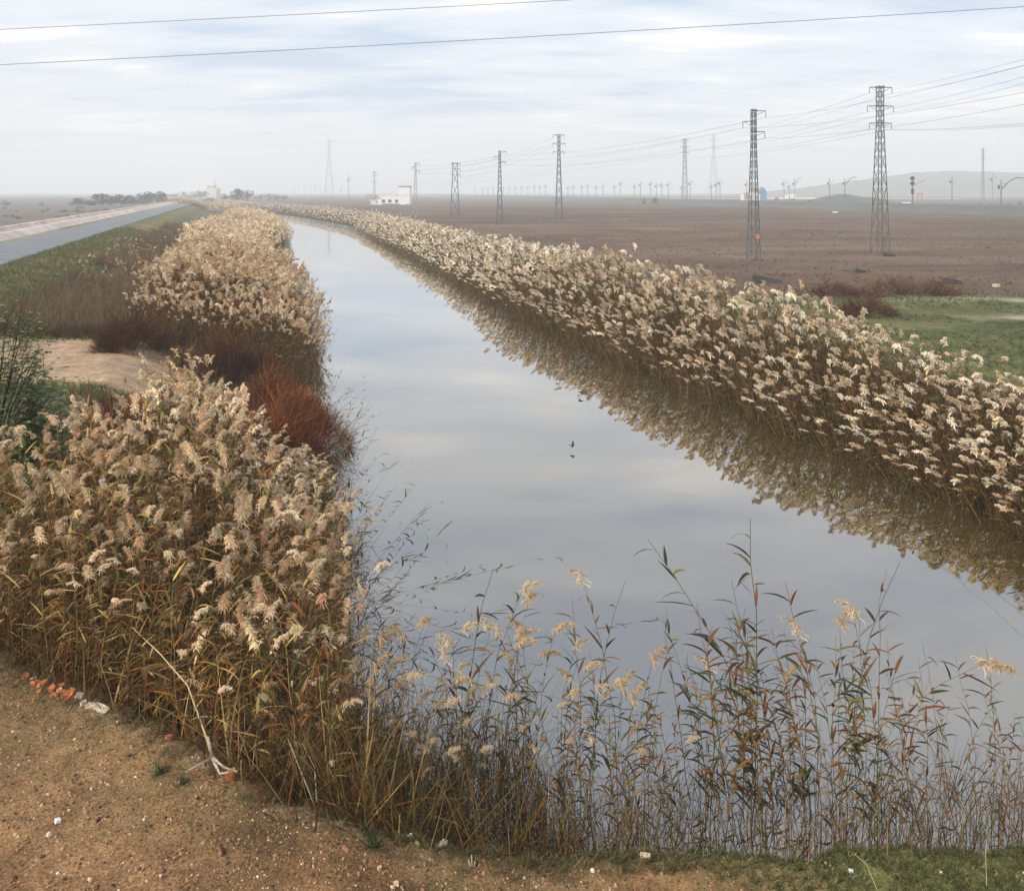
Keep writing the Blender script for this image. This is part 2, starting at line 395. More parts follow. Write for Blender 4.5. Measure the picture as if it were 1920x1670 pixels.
def scatter(name, protos, P, S, A, lean, tint, mats, pick=None, parent=None):
    """merge copies of the protos: P positions, S scales, A turn, lean (n,2), tint (n,3) -> one mesh"""
    n = len(P); pick = rng.integers(0, len(protos), n) if pick is None else pick
    Vs, Qs, Cs, Ms, off = [], [], [], [], 0
    for k, pr in enumerate(protos):
        I = np.where(pick == k)[0]
        if not len(I): continue
        ca, sa = np.cos(A[I])[:, None], np.sin(A[I])[:, None]
        v = pr.V[None] * S[I][:, None, None] if S.ndim == 1 else pr.V[None] * S[I][:, None, :]
        x = v[..., 0] * ca - v[..., 1] * sa + lean[I, 0:1] * v[..., 2]
        y = v[..., 0] * sa + v[..., 1] * ca + lean[I, 1:2] * v[..., 2]
        z = v[..., 2] / np.sqrt(1 + (lean[I] ** 2).sum(1))[:, None]
        V = np.stack([x, y, z], -1) + P[I][:, None, :]
        C = pr.C[None] * tint[I][:, None, :]
        q = pr.Q[None] + (off + np.arange(len(I)) * len(pr.V))[:, None, None]
        off += len(I) * len(pr.V)
        Vs.append(V.reshape(-1, 3)); Cs.append(C.reshape(-1, 3)); Qs.append(q.reshape(-1, 4)); Ms.append(np.tile(pr.M, len(I)))
    return [np.concatenate(Vs), np.concatenate(Qs), np.concatenate(Cs), np.concatenate(Ms)]
def join(name, packs, mats, parent=None):
    V, Qq, C, M, off = [], [], [], [], 0
    for v, q, c, m in packs: V.append(v); Qq.append(q + off); C.append(c); M.append(m); off += len(v)
    return np_mesh(name, np.concatenate(V), np.concatenate(Qq), np.concatenate(C), mats, np.concatenate(M), parent)

WARM = [OLIVE, TANL, STRAW, RUST, RUST, BROWN, OLIVE, BROWN, DGREEN]
DARKP = [RUST, BROWN, BROWN, OLIVE, TANL, DGREEN]
def proto_set(n, seed, **kw):
    r = np.random.default_rng(seed); return [merge_protos(reed(r, **kw)) for _ in range(n)]
WL = math.pi * 1.0        # wind side: plumes hang to the left (-x)
P0 = proto_set(14, 1, lod=0, plume=True, palette=WARM, wind=-.6)
P0n = proto_set(8, 2, lod=0, plume=False, palette=WARM, wind=-.6)
P1 = proto_set(14, 3, lod=1, plume=True, palette=DARKP, wind=WL, mop=True)
P1w = proto_set(10, 33, lod=1, plume=True, palette=WARM, wind=-.8)
P1n = proto_set(8, 4, lod=1, plume=False, palette=DARKP, wind=WL)
P2 = proto_set(10, 5, lod=2, plume=True, palette=DARKP, wind=WL, mop=True)
P2n = proto_set(5, 6, lod=2, plume=False, palette=DARKP, wind=WL)

def tuft_proto(r, n, h, spread, w, cols, segs=2, droop=.6):
    p = Proto()
    for _ in range(n):
        az = r.uniform(0, 2*math.pi); e0 = r.uniform(1.57 - spread, 1.57); e1 = e0 - r.uniform(0, droop) * 1.5
        b = np.array([r.normal(0, .12*h), r.normal(0, .12*h), 0])
        A = arc(b, az, e0, e1, h * r.uniform(.6, 1.1), segs)
        side = unit(np.array([-math.sin(az), math.cos(az), 0]) + r.normal(0, .4, 3))
        wd = np.linspace(1, .12, segs + 1) * w
        p.add(*strip(A, side, wd, np.array(cols[r.integers(0, len(cols))]) * r.uniform(.6, 1.35), 0))
    return p.done()
def tufts(seed, k, *a, **kw):
    r = np.random.default_rng(seed); return [tuft_proto(r, *a, **kw) for _ in range(k)]
def sample(n, y0, y1, fn, power=1.0):
    """n random points between two depths; fn(Y, t) gives the sideways place"""
    t = rng.uniform(0, 1, n); Y = y0 + (y1 - y0) * rng.uniform(0, 1, n) ** power
    return fn(Y, t), Y, t
def put(protos, X, Y, S, tint_lo=.75, tint_hi=1.2, lean=.08, leandir=(0, 0), dz=0.0, Z=None):
    n = len(X); Z = height(X, Y) + dz if Z is None else Z
    P = np.stack([X, Y, Z], -1)
    T = rng.uniform(tint_lo, tint_hi, (n, 1)) * (1 + rng.normal(0, .022, (n, 3)))
    Ln = rng.normal(0, lean, (n, 2)) + np.asarray(leandir)
    return scatter('', protos, P, S, rng.normal(0, .5, n), Ln, T, None)
MV = [M_LEAF, M_PLUME]

# ---- reed bed on the right bank
packs = []
def right_bed(n, y0, y1, protos, power=1.0, wide=1.0):
    X, Y, t = sample(n, y0, y1, lambda Y, t: XR(Y) - .15 + .35 * (vnoise(Y, Y*0, 2.2, 31) - .5) + t * np.interp(Y, [12, 19, 30, 120, 200], [2.9, 3.6, 4.8, 4.9, 6.0]), power)
    Z = np.maximum(height(X, Y), -.25) * .9
    top = np.interp(Y, [9, 14, 18.8, 20.5, 24.5, 30, 41, 53, 70], [1.7, 1.85, 2.05, 2.3, 2.7, 2.95, 3.15, 2.8, 2.6]) * np.interp(t, [0, .2, .6, 1], [.40, .68, .95, 1.0])
    Ht = np.maximum((top - Z) * (1 - .42 * rng.uniform(0, 1, n) ** 1.8) * (.92 + .18 * vnoise(X, Y, 2.5, 32)) * .97 * np.where(rng.random(n) < .05, rng.uniform(1.05, 1.2, n), 1), .42)
    ll = -.40 * (1 - t) ** 1.5
    Ln = np.stack([ll + rng.normal(0, .12, n), ll * .4 + rng.normal(0, .12, n)], -1)
    P = np.stack([X, Y, Z], -1); T = rng.uniform(.62, 1.25, (n, 1)) * (1 + rng.normal(0, .022, (n, 3)))
    sx = np.maximum(Ht / 2.9, .72) * wide
    packs.append(scatter('', protos, P, np.stack([sx, sx, Ht / 2.9], -1), rng.normal(0, .6, n), Ln, T, None))
def scaleset(S, k, kz=1.0):                                   # keep plumes full size although stems are shorter
    out = []
    for p in S:
        q = Proto(); q.V = p.V.copy(); q.Q, q.C, q.M = p.Q, p.C, p.M
        pv = np.unique(p.Q[p.M == 1].ravel())
        if len(pv):
            b = p.V[pv]; a = b[b[:, 2].argmin()] * 0 + np.array([b[:, 0].mean(), b[:, 1].mean(), b[:, 2].max() - .12])
            q.V[pv] = a + (b - a) * np.array([k, k, k * kz])
        out.append(q)
    return out
P1s, P2s = [scaleset([p], k_, 1.75)[0] for p, k_ in zip(P1, rng.uniform(.8, 1.45, 14))], [scaleset([p], k_, 1.7)[0] for p, k_ in zip(P2, rng.uniform(1.0, 1.7, 10))]
right_bed(3700, 9.5, 42, P1s + P1n, power=1.15)
right_bed(3900, 42, 120, P2s + P2n, power=1.1)
right_bed(3400, 120, 460, P2s, power=1.3, wide=1.1)
under = tufts(51, 8, 16, .9, 1.0, .02, [RUST, BROWN, BROWN, TANL, OLIVE], 2, .8)
X, Y, t = sample(2600, 9.5, 60, lambda Y, t: XR(Y) - .1 + t * 4.6, 1.4)
packs.append(put(under, X, Y, rng.uniform(.7, 1.5, len(X)), .5, 1.1, .15, (-.15, 0)))
o = join('reed_bed', packs, MV)
tag(o, 'dense plumed reeds lining the right bank of the canal', 'reed bed', kind='stuff')

# ---- far reed bed on the left bank
packs = []
def left_w(Y): return np.interp(Y, [24, 27, 39, 61, 80, 110, 170, 400], [5.6, 6.2, 6.6, 6.3, 7, 9, 9, 8])
def left_bed(n, y0, y1, protos, power=1.0, top=2.75):
    X, Y, t = sample(n, y0, y1, lambda Y, t: XL(Y) + .3 * (vnoise(Y, Y*0, 2.5, 41) - .5) + .2 - t * left_w(Y), power)
    Ht = np.interp(t, [0, .2, .8, 1], [1.5, 2.4, 2.5, 2.0]) * np.interp(Y, [27, 31], [.8, 1]) * (1.06 - .36 * rng.uniform(0, 1, n) ** 1.8) * (.9 + .22 * vnoise(X, Y, 3.5, 42)) * top / 2.75
    Ln = np.stack([.30 * (1 - t) ** 2 + rng.normal(0, .1, n), rng.normal(-.05, .1, n)], -1)
    Z = np.maximum(height(X, Y), -.2); P = np.stack([X, Y, Z], -1)
    T = rng.uniform(.78, 1.15, (n, 1)) * (1 + rng.normal(0, .022, (n, 3))) * np.array([1.0, .93, .84])
    packs.append(scatter('', protos, P, (Ht - np.clip(Z, 0, 1) * .4) / 2.9, rng.normal(0, .7, n), Ln, T, None))
left_bed(3100, 27.0, 50, scaleset(P1w, 1.25, 1.2) + scaleset(P1, 1.2, 1.5)[:6] + P1n[:4], 1.1)
left_bed(4200, 50, 130, P2s, 1.1)
left_bed(2600, 130, 460, P2s, 1.3)
X, Y, t = sample(700, 26.5, 60, lambda Y, t: XL(Y) - t * 5.5, 1.5)
packs.append(put(under, X, Y, rng.uniform(.7, 1.4, len(X)), .5, 1.1, .15))
n = 110; Y = rng.uniform(36, 62, n); X = XL(Y) - left_w(Y) - .2 - 4.5 * rng.random(n) ** 1.3
Hh = rng.uniform(1.1, 1.9, n) / 2.9; PO = proto_set(6, 72, lod=1, plume=True, palette=[RUST, (.32,.14,.05), TANL], wind=0)
packs.append(scatter('', PO, np.stack([X, Y, height(X, Y)], -1), np.stack([Hh * 1.3, Hh * 1.3, Hh], -1), rng.uniform(0, 6, n), rng.normal(0, .15, (n, 2)), np.ones((n, 3)), None))
o = join('reed_bed', packs, MV)
tag(o, 'pale plumed reeds on the left bank beyond the rust bushes', 'reed bed', kind='stuff')

# ---- near reed bed, lower left
packs = []
def near_bed(n, protos, y0, y1, hlo, hhi):
    X, Y, t = sample(n, y0, y1, lambda Y, t: XL(Y) - .25 - t * np.interp(Y, [8, 11, 13, 15, 18.4], [5.6, 5.2, 4.0, 3.4, 2.5]))
    keep = (Y > Ye(X) + .25)
    X, Y, t = X[keep], Y[keep], t[keep]; n = len(X)
    d = XL(Y) - .25 - X; Z = np.maximum(height(X, Y), -.15)
    t0 = np.interp(Y, [8, 10, 13, 17], [2.3, 2.15, 1.55, .95])
    tt = np.interp(Y, [7.5, 9.5, 12, 14.5, 16, 17.3], [2.35, 3.0, 3.05, 2.85, 2.75, 2.6])
    top = (t0 + (tt - t0) * ss((d - np.interp(Y, [12, 16], [0, .7])) / np.interp(Y, [12, 16], [2.4, 1.7])) - .45 * ss((d - 3) / 1.4) * ss((Y - 11) / 2)) * .95
    Ht = np.maximum((top - Z) * rng.uniform(hlo, hhi, n) * (.92 + .16 * vnoise(X, Y, 1.3, 44)), .5)
    T = rng.uniform(.6, 1.22, (n, 1)) * (1 + rng.normal(0, .022, (n, 3))) * np.array([1.16, 1.11, 1.02])
    Ln = rng.normal(0, .10, (n, 2)) + np.stack([-.02 + d * 0, d * 0 - .03], -1)
    sx = np.maximum(Ht / 2.9, .7)
    packs.append(scatter('', protos, np.stack([X, Y, Z], -1), np.stack([sx, sx, Ht / 2.9], -1), rng.normal(0, 1.2, n), Ln, T, None))
P0s = [scaleset([p], k_, 1.25)[0] for p, k_ in zip(P0, rng.uniform(.55, .95, 14))]
near_bed(820, P0s, 7.6, 12.5, .42, 1.07)
near_bed(820, scaleset(P1w, .78, 1.25), 12.5, 17.3, .48, 1.07)
near_bed(900, P0n, 7.4, 17, .5, 1.0)
def edge_lean(n, protos, y0, y1, h0, h1, l0, l1):
    Y = rng.uniform(y0, y1, n); X = XL(Y) - .35 + rng.uniform(-.3, .4, n)
    Ln = np.stack([rng.uniform(l0, l1, n), rng.normal(0, .25, n)], -1); Hh = rng.uniform(h0, h1, n) / 2.9
    sx = np.maximum(Hh, .7)
    packs.append(scatter('', protos, np.stack([X, Y, Y * 0 - .05], -1), np.stack([sx, sx, Hh], -1), rng.uniform(0, 6.3, n), Ln, rng.uniform(.5, 1, (n, 1)) * np.ones((n, 3)), None))
PG = proto_set(6, 71, lod=0, plume=False, palette=[DGREEN, DGREEN, OLIVE], wind=0, lk=.7)
edge_lean(40, PG, 9, 18, .9, 2.0, .2, .8)
edge_lean(24, PG, 18, 24, .8, 1.8, .2, .9)
edge_lean(40, PG, 26.5, 36, 1.2, 2.2, .15, .6)
edge_lean(9, PG, 10.5, 14, 1.0, 1.8, 1.2, 2.4)
u2 = tufts(52, 10, 14, .75, .9, .013, [RUST, RUST, BROWN, TANL, OLIVE, STRAW], 3, .8)
X, Y, t = sample(2000, 7.0, 19, lambda Y, t: XL(Y) - t * np.interp(Y, [10, 18.5], [5.4, 3.0]), 1.2)
kp = (Y > Ye(X) + .12) & (Y < 17.2); X, Y = X[kp], Y[kp]
packs.append(put(u2, X, Y, rng.uniform(.6, 1.5, len(X)), .55, 1.15, .18))
# thin stubble of stems and fallen leaves towards the right, in shallow water
X = rng.uniform(-2.0, 5.4, 2600); Y = Ye(X) + .2 + 1.9 * rng.uniform(0, 1, 2600) ** 1.7
dens = np.interp(X, [-2, -.5, 1.0, 1.8, 5.4], [1, 1, .55, .22, .3]) * np.where(Y > Ye(X) + 1.1, (X < .2) * 1.0, 1); kp = rng.uniform(0, 1, 2600) < dens; X, Y = X[kp], Y[kp]
u3 = tufts(53, 12, 5, .75, .45, .009, [RUST, TANL, OLIVE, DGREEN, BROWN, STRAW], 3, .6)
packs.append(put(u3, X, Y, rng.uniform(.5, 1.35, len(X)) * np.interp(X, [-2, .8], [1.7, 1]), .5, 1.15, .16, Z=np.maximum(height(X, Y), -.1)))
o = join('reed_bed', packs, MV)
tag(o, 'nearest plumed reeds massed between the dirt bank and the water', 'reed bed', kind='stuff')

FB = tufts(75, 6, 2, .22, .25, .010, [(.10,.07,.03), (.05,.04,.02), (.22,.16,.08)], 1, .1)
for p in FB: p.V[:, 2] *= .08
n = 170; Y = rng.uniform(8.6, 24, n); X = np.where(rng.random(n) < .7, XL(Y) + .2 + 2.2 * rng.random(n) ** 2, XR(Y) - .2 - 1.0 * rng.random(n) ** 2)
pk = scatter('', FB, np.stack([X, Y, Y * 0 + .008], -1), rng.uniform(.5, 1.6, n), rng.uniform(0, 6.3, n), np.zeros((n, 2)), np.ones((n, 3)), None)
tag(join('floating_debris', [pk], [M_LEAF]), 'bits of dead reed floating near the canal edges', 'debris', kind='stuff')

# ------------------------------------------------------------------ foreground reeds, one by one
hero = {}
def hero_proto(key, seed, plume, pal, leafy=1.0, wind=-.3):
    r = np.random.default_rng(seed)
    root = empty('reed', (0, 0, 0), 'reed', 'reed')
    st, lf, pl = reed(r, 2.9, 0, plume, pal, wind, leafy, lk=.72)
    for nm, p, mt in (('stem', st, M_LEAF), ('leaves', lf, M_LEAF), ('plume', pl, M_PLUME)):
        if p.n:
            p.done(); np_mesh(nm, p.V, p.Q, p.C, [mt], None, root)
    root['used'] = 0
    return root
PAL_W = [DGREEN, OLIVE, RUST, DGREEN, TANL, BROWN, OLIVE, BROWN, DGREEN]
PAL_R = [RUST, BROWN, RUST, BROWN, OLIVE]
for i in range(9): hero.setdefault('p', []).append(hero_proto('p', 100 + i, True, PAL_W, 1.25, [-.4, 2.6, -.2][i % 3]))
for i in range(9): hero.setdefault('n', []).append(hero_proto('n', 200 + i, False, PAL_W, 1.9, [2.9, -.3, 3.0][i % 3]))
for i in range(6): hero.setdefault('r', []).append(hero_proto('r', 300 + i, False, PAL_R, .8, [2.9, 0][i % 2]))
used = set()
def place_reed(kind, bx, by, tx, ty, label, group):
    z0 = 0.0
    X, Y, _ = at(bx, by, 0.0)
    z0 = max(min(hgt(X, Y), .5), -.1)
    zt = topz(ty, Y); Xt = xat(tx, Y)
    hh = max(.5, zt - z0); dx = Xt - X
    L = math.hypot(hh, dx)
    src = random.choice(hero[kind])
    if src.name not in used: used.add(src.name); o = src
    else: o = copy_tree(src)
    o.location = (X, Y, z0); s = L / 3.05; o.scale = (min(1.15, s * 1.1 + .08),) * 2 + (s,)
    o.rotation_euler = (random.gauss(0, .10), math.atan2(dx, hh) + (random.gauss(0, .35) if random.random() < .16 and dx * dx < 9e9 and by != 1560 else 0), 0)
    o['label'] = label; o['group'] = group
    if 'used' in o: del o['used']
    return o
HL = [('n',1405,1560,1450,910),('p',1440,1540,1470,1020),('n',1480,1490,1285,975),('n',1420,1520,1330,1090),('n',1385,1550,1400,1070),
      ('n',1590,1520,1590,1005),('r',1650,1500,1640,1045),('r',1690,1480,1700,1085),('n',880,1480,855,985),('p',900,1500,905,1080),
      ('p',945,1510,935,1140),('p',1000,1500,985,1190),('p',770,1520,805,1160),('p',690,1520,705,1170),('p',730,1530,735,1180),('p',800,1540,790,1260),
      ('n',1110,1500,1130,1075),('n',1090,1480,1095,1120),('p',1160,1520,1165,1110),('r',1300,1500,1222,1110),('p',1060,1540,1020,1330),
      ('r',1895,1560,1905,1150),('n',1830,1540,1850,1230),('n',1740,1530,1725,1200),('n',1780,1550,1800,1260),('r',1680,1550,1660,1190),
      ('n',1500,1560,1520,1130),('n',1540,1570,1545,1080),('n',1460,1580,1430,1150),('p',1530,1560,1560,1180),('n',1345,1580,1370,1160),('n',1330,1500,1300,1150)]
for kind, bx, by, tx, ty in HL:
    place_reed(kind, bx, by, tx, ty, 'tall reed rising clear against the near water', 'tall reeds standing in the near water')
def region(n, x0, x1, y0, y1, t0, t1, kinds, label, group):
    for _ in range(n):
        bx = random.uniform(x0, x1); by = random.uniform(y0, y1)
        place_reed(random.choice(kinds), bx, by, bx + random.gauss(0, 38), random.uniform(t0, t1), label, group)
region(60, 1300, 1650, 1500, 1600, 1130, 1420, 'nnnnrp', 'leafy reed in the thick clump right of the middle of the near water', 'reeds of the thick clump in the near water')
region(38, 1660, 1920, 1480, 1595, 1200, 1480, 'nrr', 'slender rust brown reed in the lower right water', 'slender reeds in the lower right water')
region(52, 1040, 1290, 1500, 1600, 1210, 1500, 'nnrpp', 'mixed green and rust reed in the sparse stand below the open water', 'reeds of the sparse middle stand')
region(98, 640, 1080, 1480, 1600, 1180, 1450, 'nppp', 'dark leaved reed between the left reed bed and the sparse middle stand', 'reeds at the edge of the left reed bed')
for lst in hero.values():
    for o in lst:
        if o.name not in used:
            for c in list(o.children): bpy.data.objects.remove(c)
            bpy.data.objects.remove(o)

# ------------------------------------------------------------------ shrubs
def shrub(name, loc, rx, ry, h, n, cols, label, cat, tw=.010, seg=.42, up=.8, leaf=None, tint=1.0, group=None, leafcols=None):
    r = np.random.default_rng(int(abs(loc[0] * 31 + loc[1] * 17) * 10) % 99999)
    root = empty(name, loc, label, cat, group)
    p = Proto(); nb = Proto()
    for _ in range(14):
        a = r.uniform(0, 6.28); rr = r.uniform(.2, .8)
        A = np.array([[r.normal(0, .08), r.normal(0, .08), -.05], [rx*rr*.4*math.cos(a), ry*rr*.4*math.sin(a), h*.35], [rx*rr*math.cos(a), ry*rr*math.sin(a), h*r.uniform(.6, .85)]])
        nb.add(*strip(A, (1, 0, 0), [.04, .025, .008], np.array(BROWN) * .8, 0)); nb.add(*strip(A, (0, 1, 0), [.04, .025, .008], np.array(BROWN) * .8, 0))
    K = 26; ck = [(r.uniform(0, 2*math.pi), math.sqrt(r.uniform(0, 1)), r.uniform(.55, 1.5), r.uniform(.78, 1.15), r.normal(0, .3)) for _ in range(K)]
    for _ in range(n):
        ka, kq, kt, kh, kd = ck[r.integers(0, K)]
        a = ka + r.normal(0, .22) / (kq + .15); q = min(1, abs(kq + r.normal(0, .12))); lump = 1 + .22 * math.sin(3*a + loc[0]) * math.cos(2*a)
        zt = h * (1 - q**(2.4 if not leaf else 7)) * r.uniform(.15, .95) * lump * kh
        b = np.array([rx * q * math.cos(a) * lump, ry * q * math.sin(a) * lump, zt * .75])
        az = a + kd + r.normal(0, .7); e0 = r.uniform(up - .6, up + .55)
        L = seg * r.uniform(.5, 1.2); A = arc(b, az, e0, e0 + r.uniform(-.4, .35), L, 2)
        c = np.array(cols[r.integers(0, len(cols))]) * r.uniform(.6, 1.4) * tint * kt
        p.add(*strip(A, unit(r.normal(0, 1, 3)), [tw, tw * .9, tw * .2], c, 0))
        if leaf and r.random() < leaf:
            for _k in range(2):
                e = A[r.integers(1, 3)]; az2 = r.uniform(0, 6.28); B = arc(e, az2, .4, -.6, .11, 2)
                lc = np.array(leafcols[r.integers(0, len(leafcols))]) * r.uniform(.6, 1.4)
                p.add(*strip(B, unit(np.array([-math.sin(az2), math.cos(az2), .2])), [.018, .055, .010], lc, 0))
    nb.done(); p.done()
    np_mesh('branches', nb.V, nb.Q, nb.C, [M_TWIG], None, root)
    np_mesh('foliage', p.V, p.Q, p.C, [M_TWIG if not leaf else M_LEAF], None, root)
    return root
RB = [(.11,.042,.016), (.07,.027,.012), (.04,.018,.010), (.15,.06,.022)]
RO = [(.23,.07,.018), (.15,.045,.014), (.28,.10,.03), (.08,.03,.012)]
def base(x, y, z): 
    X, Y, _ = at(x, y, z); return (X, Y, hgt(X, Y))
shrub('shrub', base(250, 652, 1.3), 1.2, .95, 1.5, 4800, RB, 'dark rust brown bush at the left end of the bush row beside the track', 'bush', .012)
shrub('shrub', base(440, 682, .9), 1.45, .95, 1.75, 6500, RB, 'wide dark brown bush in front of the far left reeds', 'bush', .012)
shrub('shrub', base(520, 825, .3), 1.35, 1.75, 1.75, 13000, RO, 'bright rust orange bush overhanging the left water edge', 'bush', .011)
shrub('shrub', base(500, 735, .7), .95, .8, 1.35, 3400, RO, 'small rust bush between the dark brown bush and the orange one', 'bush', .011)
shrub('shrub', base(345, 655, 1.3), .45, .4, .75, 700, [(.22,.14,.05), (.17,.15,.05), (.3,.2,.08)], 'low yellowish bush between the two dark brown bushes', 'bush', .012)
shrub('shrub', base(215, 800, 1.2), .95, .6, 1.25, 800, [(.20,.06,.03), (.13,.04,.03), (.26,.10,.05)], 'clump of dark red stalks beside the dirt track', 'bush', .022, .5, 1.35)
shrub('shrub', base(110, 860, 1.2), .8, .7, 1.2, 1700, [(.22,.15,.085), (.15,.10,.06), (.12,.11,.04)], 'greyish brown twiggy bush at the left reed bed edge', 'bush', .012, .45, 1.2)
shrub('sapling', (xat(-20, 13.2), 13.2, hgt(xat(-20, 13.2), 13.2)), 1.0, .9, 3.8, 3000, [(.06,.05,.03)], 'green leafy sapling at the left edge of the view', 'sapling', .010, .45, .8, .95,
      leafcols=[(.05,.11,.015), (.085,.16,.025), (.025,.055,.012), (.20,.27,.09)])
for x, y, w, hh, lb in ((1545, 556, 2.4, .85, 'low dark rust bush left of the grass patch'), (1690, 553, 2.2, 1.1, 'brown bush on the far edge of the grass patch'),
                        (1620, 590, 1.0, .9, 'small red bush just above the right reeds'), (1745, 551, 1.7, .8, 'rightmost brown bush on the far edge of the grass patch')):
    shrub('shrub', base(x, y, .8), w, .9, hh, 1500, RB if 'brown' not in lb else [(.17,.085,.045), (.12,.07,.04)], lb, 'bush', .02)
for i in range(7):          # dark leafy overhang at the waterline of the far left bed
    pass

# scrub, grass
def ground_stuff(name, protos, X, Y, S, label, cat, lo=.7, hi=1.25, lean=.1, mat=M_TWIG):
    pk = put(protos, X, Y, S, lo, hi, lean, dz=-.01)
    o = join(name, [pk], [mat]); return tag(o, label, cat, kind='stuff')
SCR = tufts(61, 12, 34, .75, 1.25, .018, [(.17,.11,.07), (.22,.14,.085), (.10,.07,.05), (.27,.15,.07), (.10,.10,.035)], 2, .5)
n = 5200; Y = 27.5 + 95 * rng.uniform(0, 1, n) ** 1.5
hi = XL(Y) - left_w(Y) + .6; lo = -12.6 - .331 * Y + 3.8
X = lo + (hi - lo) * rng.uniform(0, 1, n)
kp = (vnoise(X, Y, 3.5, 61) + .25 * rng.uniform(0, 1, n) + .5 * (X - lo) / (hi - lo) > .62); X, Y = X[kp], Y[kp]
ground_stuff('scrub', SCR, X, Y, rng.uniform(.3, 1.2, len(X)), 'grey brown scrub on the slope between the road verge and the reeds', 'scrub', .5, 1.4)
GR = tufts(62, 10, 14, .2, 1.0, .012, [(.10,.14,.035), (.15,.17,.05), (.24,.19,.08), (.08,.10,.03)], 2, .8)
n = 9000; Y = 27 + 70 * rng.uniform(0, 1, n) ** 1.6
lo = -12.6 - .331 * Y - .12; X = lo + rng.uniform(0, 1, n) ** .8 * 5.5; kp = X < XL(Y) - left_w(Y); X, Y = X[kp], Y[kp]
ground_stuff('grass', GR, X, Y, rng.uniform(.6, 1.6, len(X)), 'rough green verge grass below the road', 'grass')
GR2 = tufts(68, 10, 14, .2, 1.0, .014, [(.06,.10,.025), (.09,.115,.035), (.15,.13,.05)], 2, .8)
n = 12000; Y = rng.uniform(23, 44, n); X = XR(Y) + 4.5 + 30 * rng.uniform(0, 1, n)
kp = vnoise(X, Y, 2.2, 64) > .3; X, Y = X[kp], Y[kp]
ground_stuff('grass', GR2, X, Y, rng.uniform(.3, 1.0, len(X)), 'patch of green grass beyond the right bank reeds', 'grass')
n = 7000; Y = 44 + 130 * rng.uniform(0, 1, n) ** 1.4; X = XR(Y) + 5 + rng.uniform(0, 1, n) * (.62 * Y - XR(Y))
kp = vnoise(X, Y, 5, 91) * .6 + vnoise(X, Y * 6, 14, 92) * .6 > .62; X, Y = X[kp], Y[kp]
ST = tufts(69, 8, 9, .16, 1.3, .03, [(.26,.20,.13), (.05,.04,.03), (.16,.10,.06), (.06,.045,.035)], 1, .6)
ground_stuff('stubble', ST, X, Y, rng.uniform(.4, 1.5, len(X)), 'sparse stubble and clods across the ploughed field', 'stubble')
# near grass at the bottom of the view
FG = tufts(63, 12, 16, .055, 1.1, .0055, [(.06,.085,.025), (.09,.11,.035), (.15,.13,.05), (.05,.06,.02), (.28,.22,.10)], 2, .9)
n = 9000; X = rng.uniform(-1.6, 5.6, n); Y = Ye(X) + .25 - 1.5 * rng.uniform(0, 1, n) ** 1.3
e = Ye(X) - Y; lim = np.interp(X, [-1.6, 0, 1, 2.0, 5.6], [.03, .07, .10, .4, 1.2])
kp = (e < lim * (.55 + .9 * vnoise(X, Y, .3, 66))) & (vnoise(X, Y, .18, 67) > .22); X, Y = X[kp], Y[kp]
ground_stuff('grass', FG, X, Y, rng.uniform(.45, 1.5, len(X)), 'short green grass on the near bank at lower right', 'grass', mat=M_LEAF)
# low weeds and dry litter on the near bank rim
LW = tufts(64, 8, 12, .14, 1.3, .006, [(.30,.22,.11), (.18,.10,.04), (.10,.11,.035)], 2, .9)
n = 2200; X = rng.uniform(-6.5, 1.5, n); Y = Ye(X) + .3 - .5 * rng.uniform(0, 1, n) ** 1.5
ground_stuff('dry_litter', LW, X, Y, rng.uniform(.3, 1.0, n), 'dry straw litter along the rim of the dirt bank', 'litter', mat=M_LEAF)
# pale dead grass lying on the field side and the track edge
n = 1600; X, Y = rng.uniform(-16, -7, n), np.where(rng.random(n) < .5, rng.normal(27.6, .35, n), rng.normal(20.2, .5, n)); kp = X < XL(Y) - 3.6; X, Y = X[kp], Y[kp]
ground_stuff('weeds', GR, X, Y, rng.uniform(.4, 1.3, len(X)), 'green and straw weeds along the edges of the dirt track', 'weeds')
WD = tufts(65, 4, 60, .20, 1.4, .010, [(.03,.07,.025), (.05,.10,.03), (.02,.04,.015)], 2, .9)
for i, (x, y, s) in enumerate([(300, 1452, .75), (345, 1470, .5), (700, 1590, .8), (905, 1592, .9)]):
    X0, Y0, _ = at(x, y, 1.1 if x < 500 else .8 if x < 800 else .5)
    v, q, c, m = put([WD[i]], np.array([X0]), np.array([Y0]), np.array([s]), .9, 1, .0)
    v = v - np.array([X0, Y0, hgt(X0, Y0)])
    o = np_mesh('weed_tuft', v, q, c, [M_LEAF]); o.location = (X0, Y0, hgt(X0, Y0))
    tag(o, ['dark green weed tuft alone on the dirt bank', 'smaller green weed tuft just right of the dark tuft on the dirt', 'green weed tuft where the bank rim meets the grass',
            'thick green weed tuft at the bottom middle'][i], 'weed')

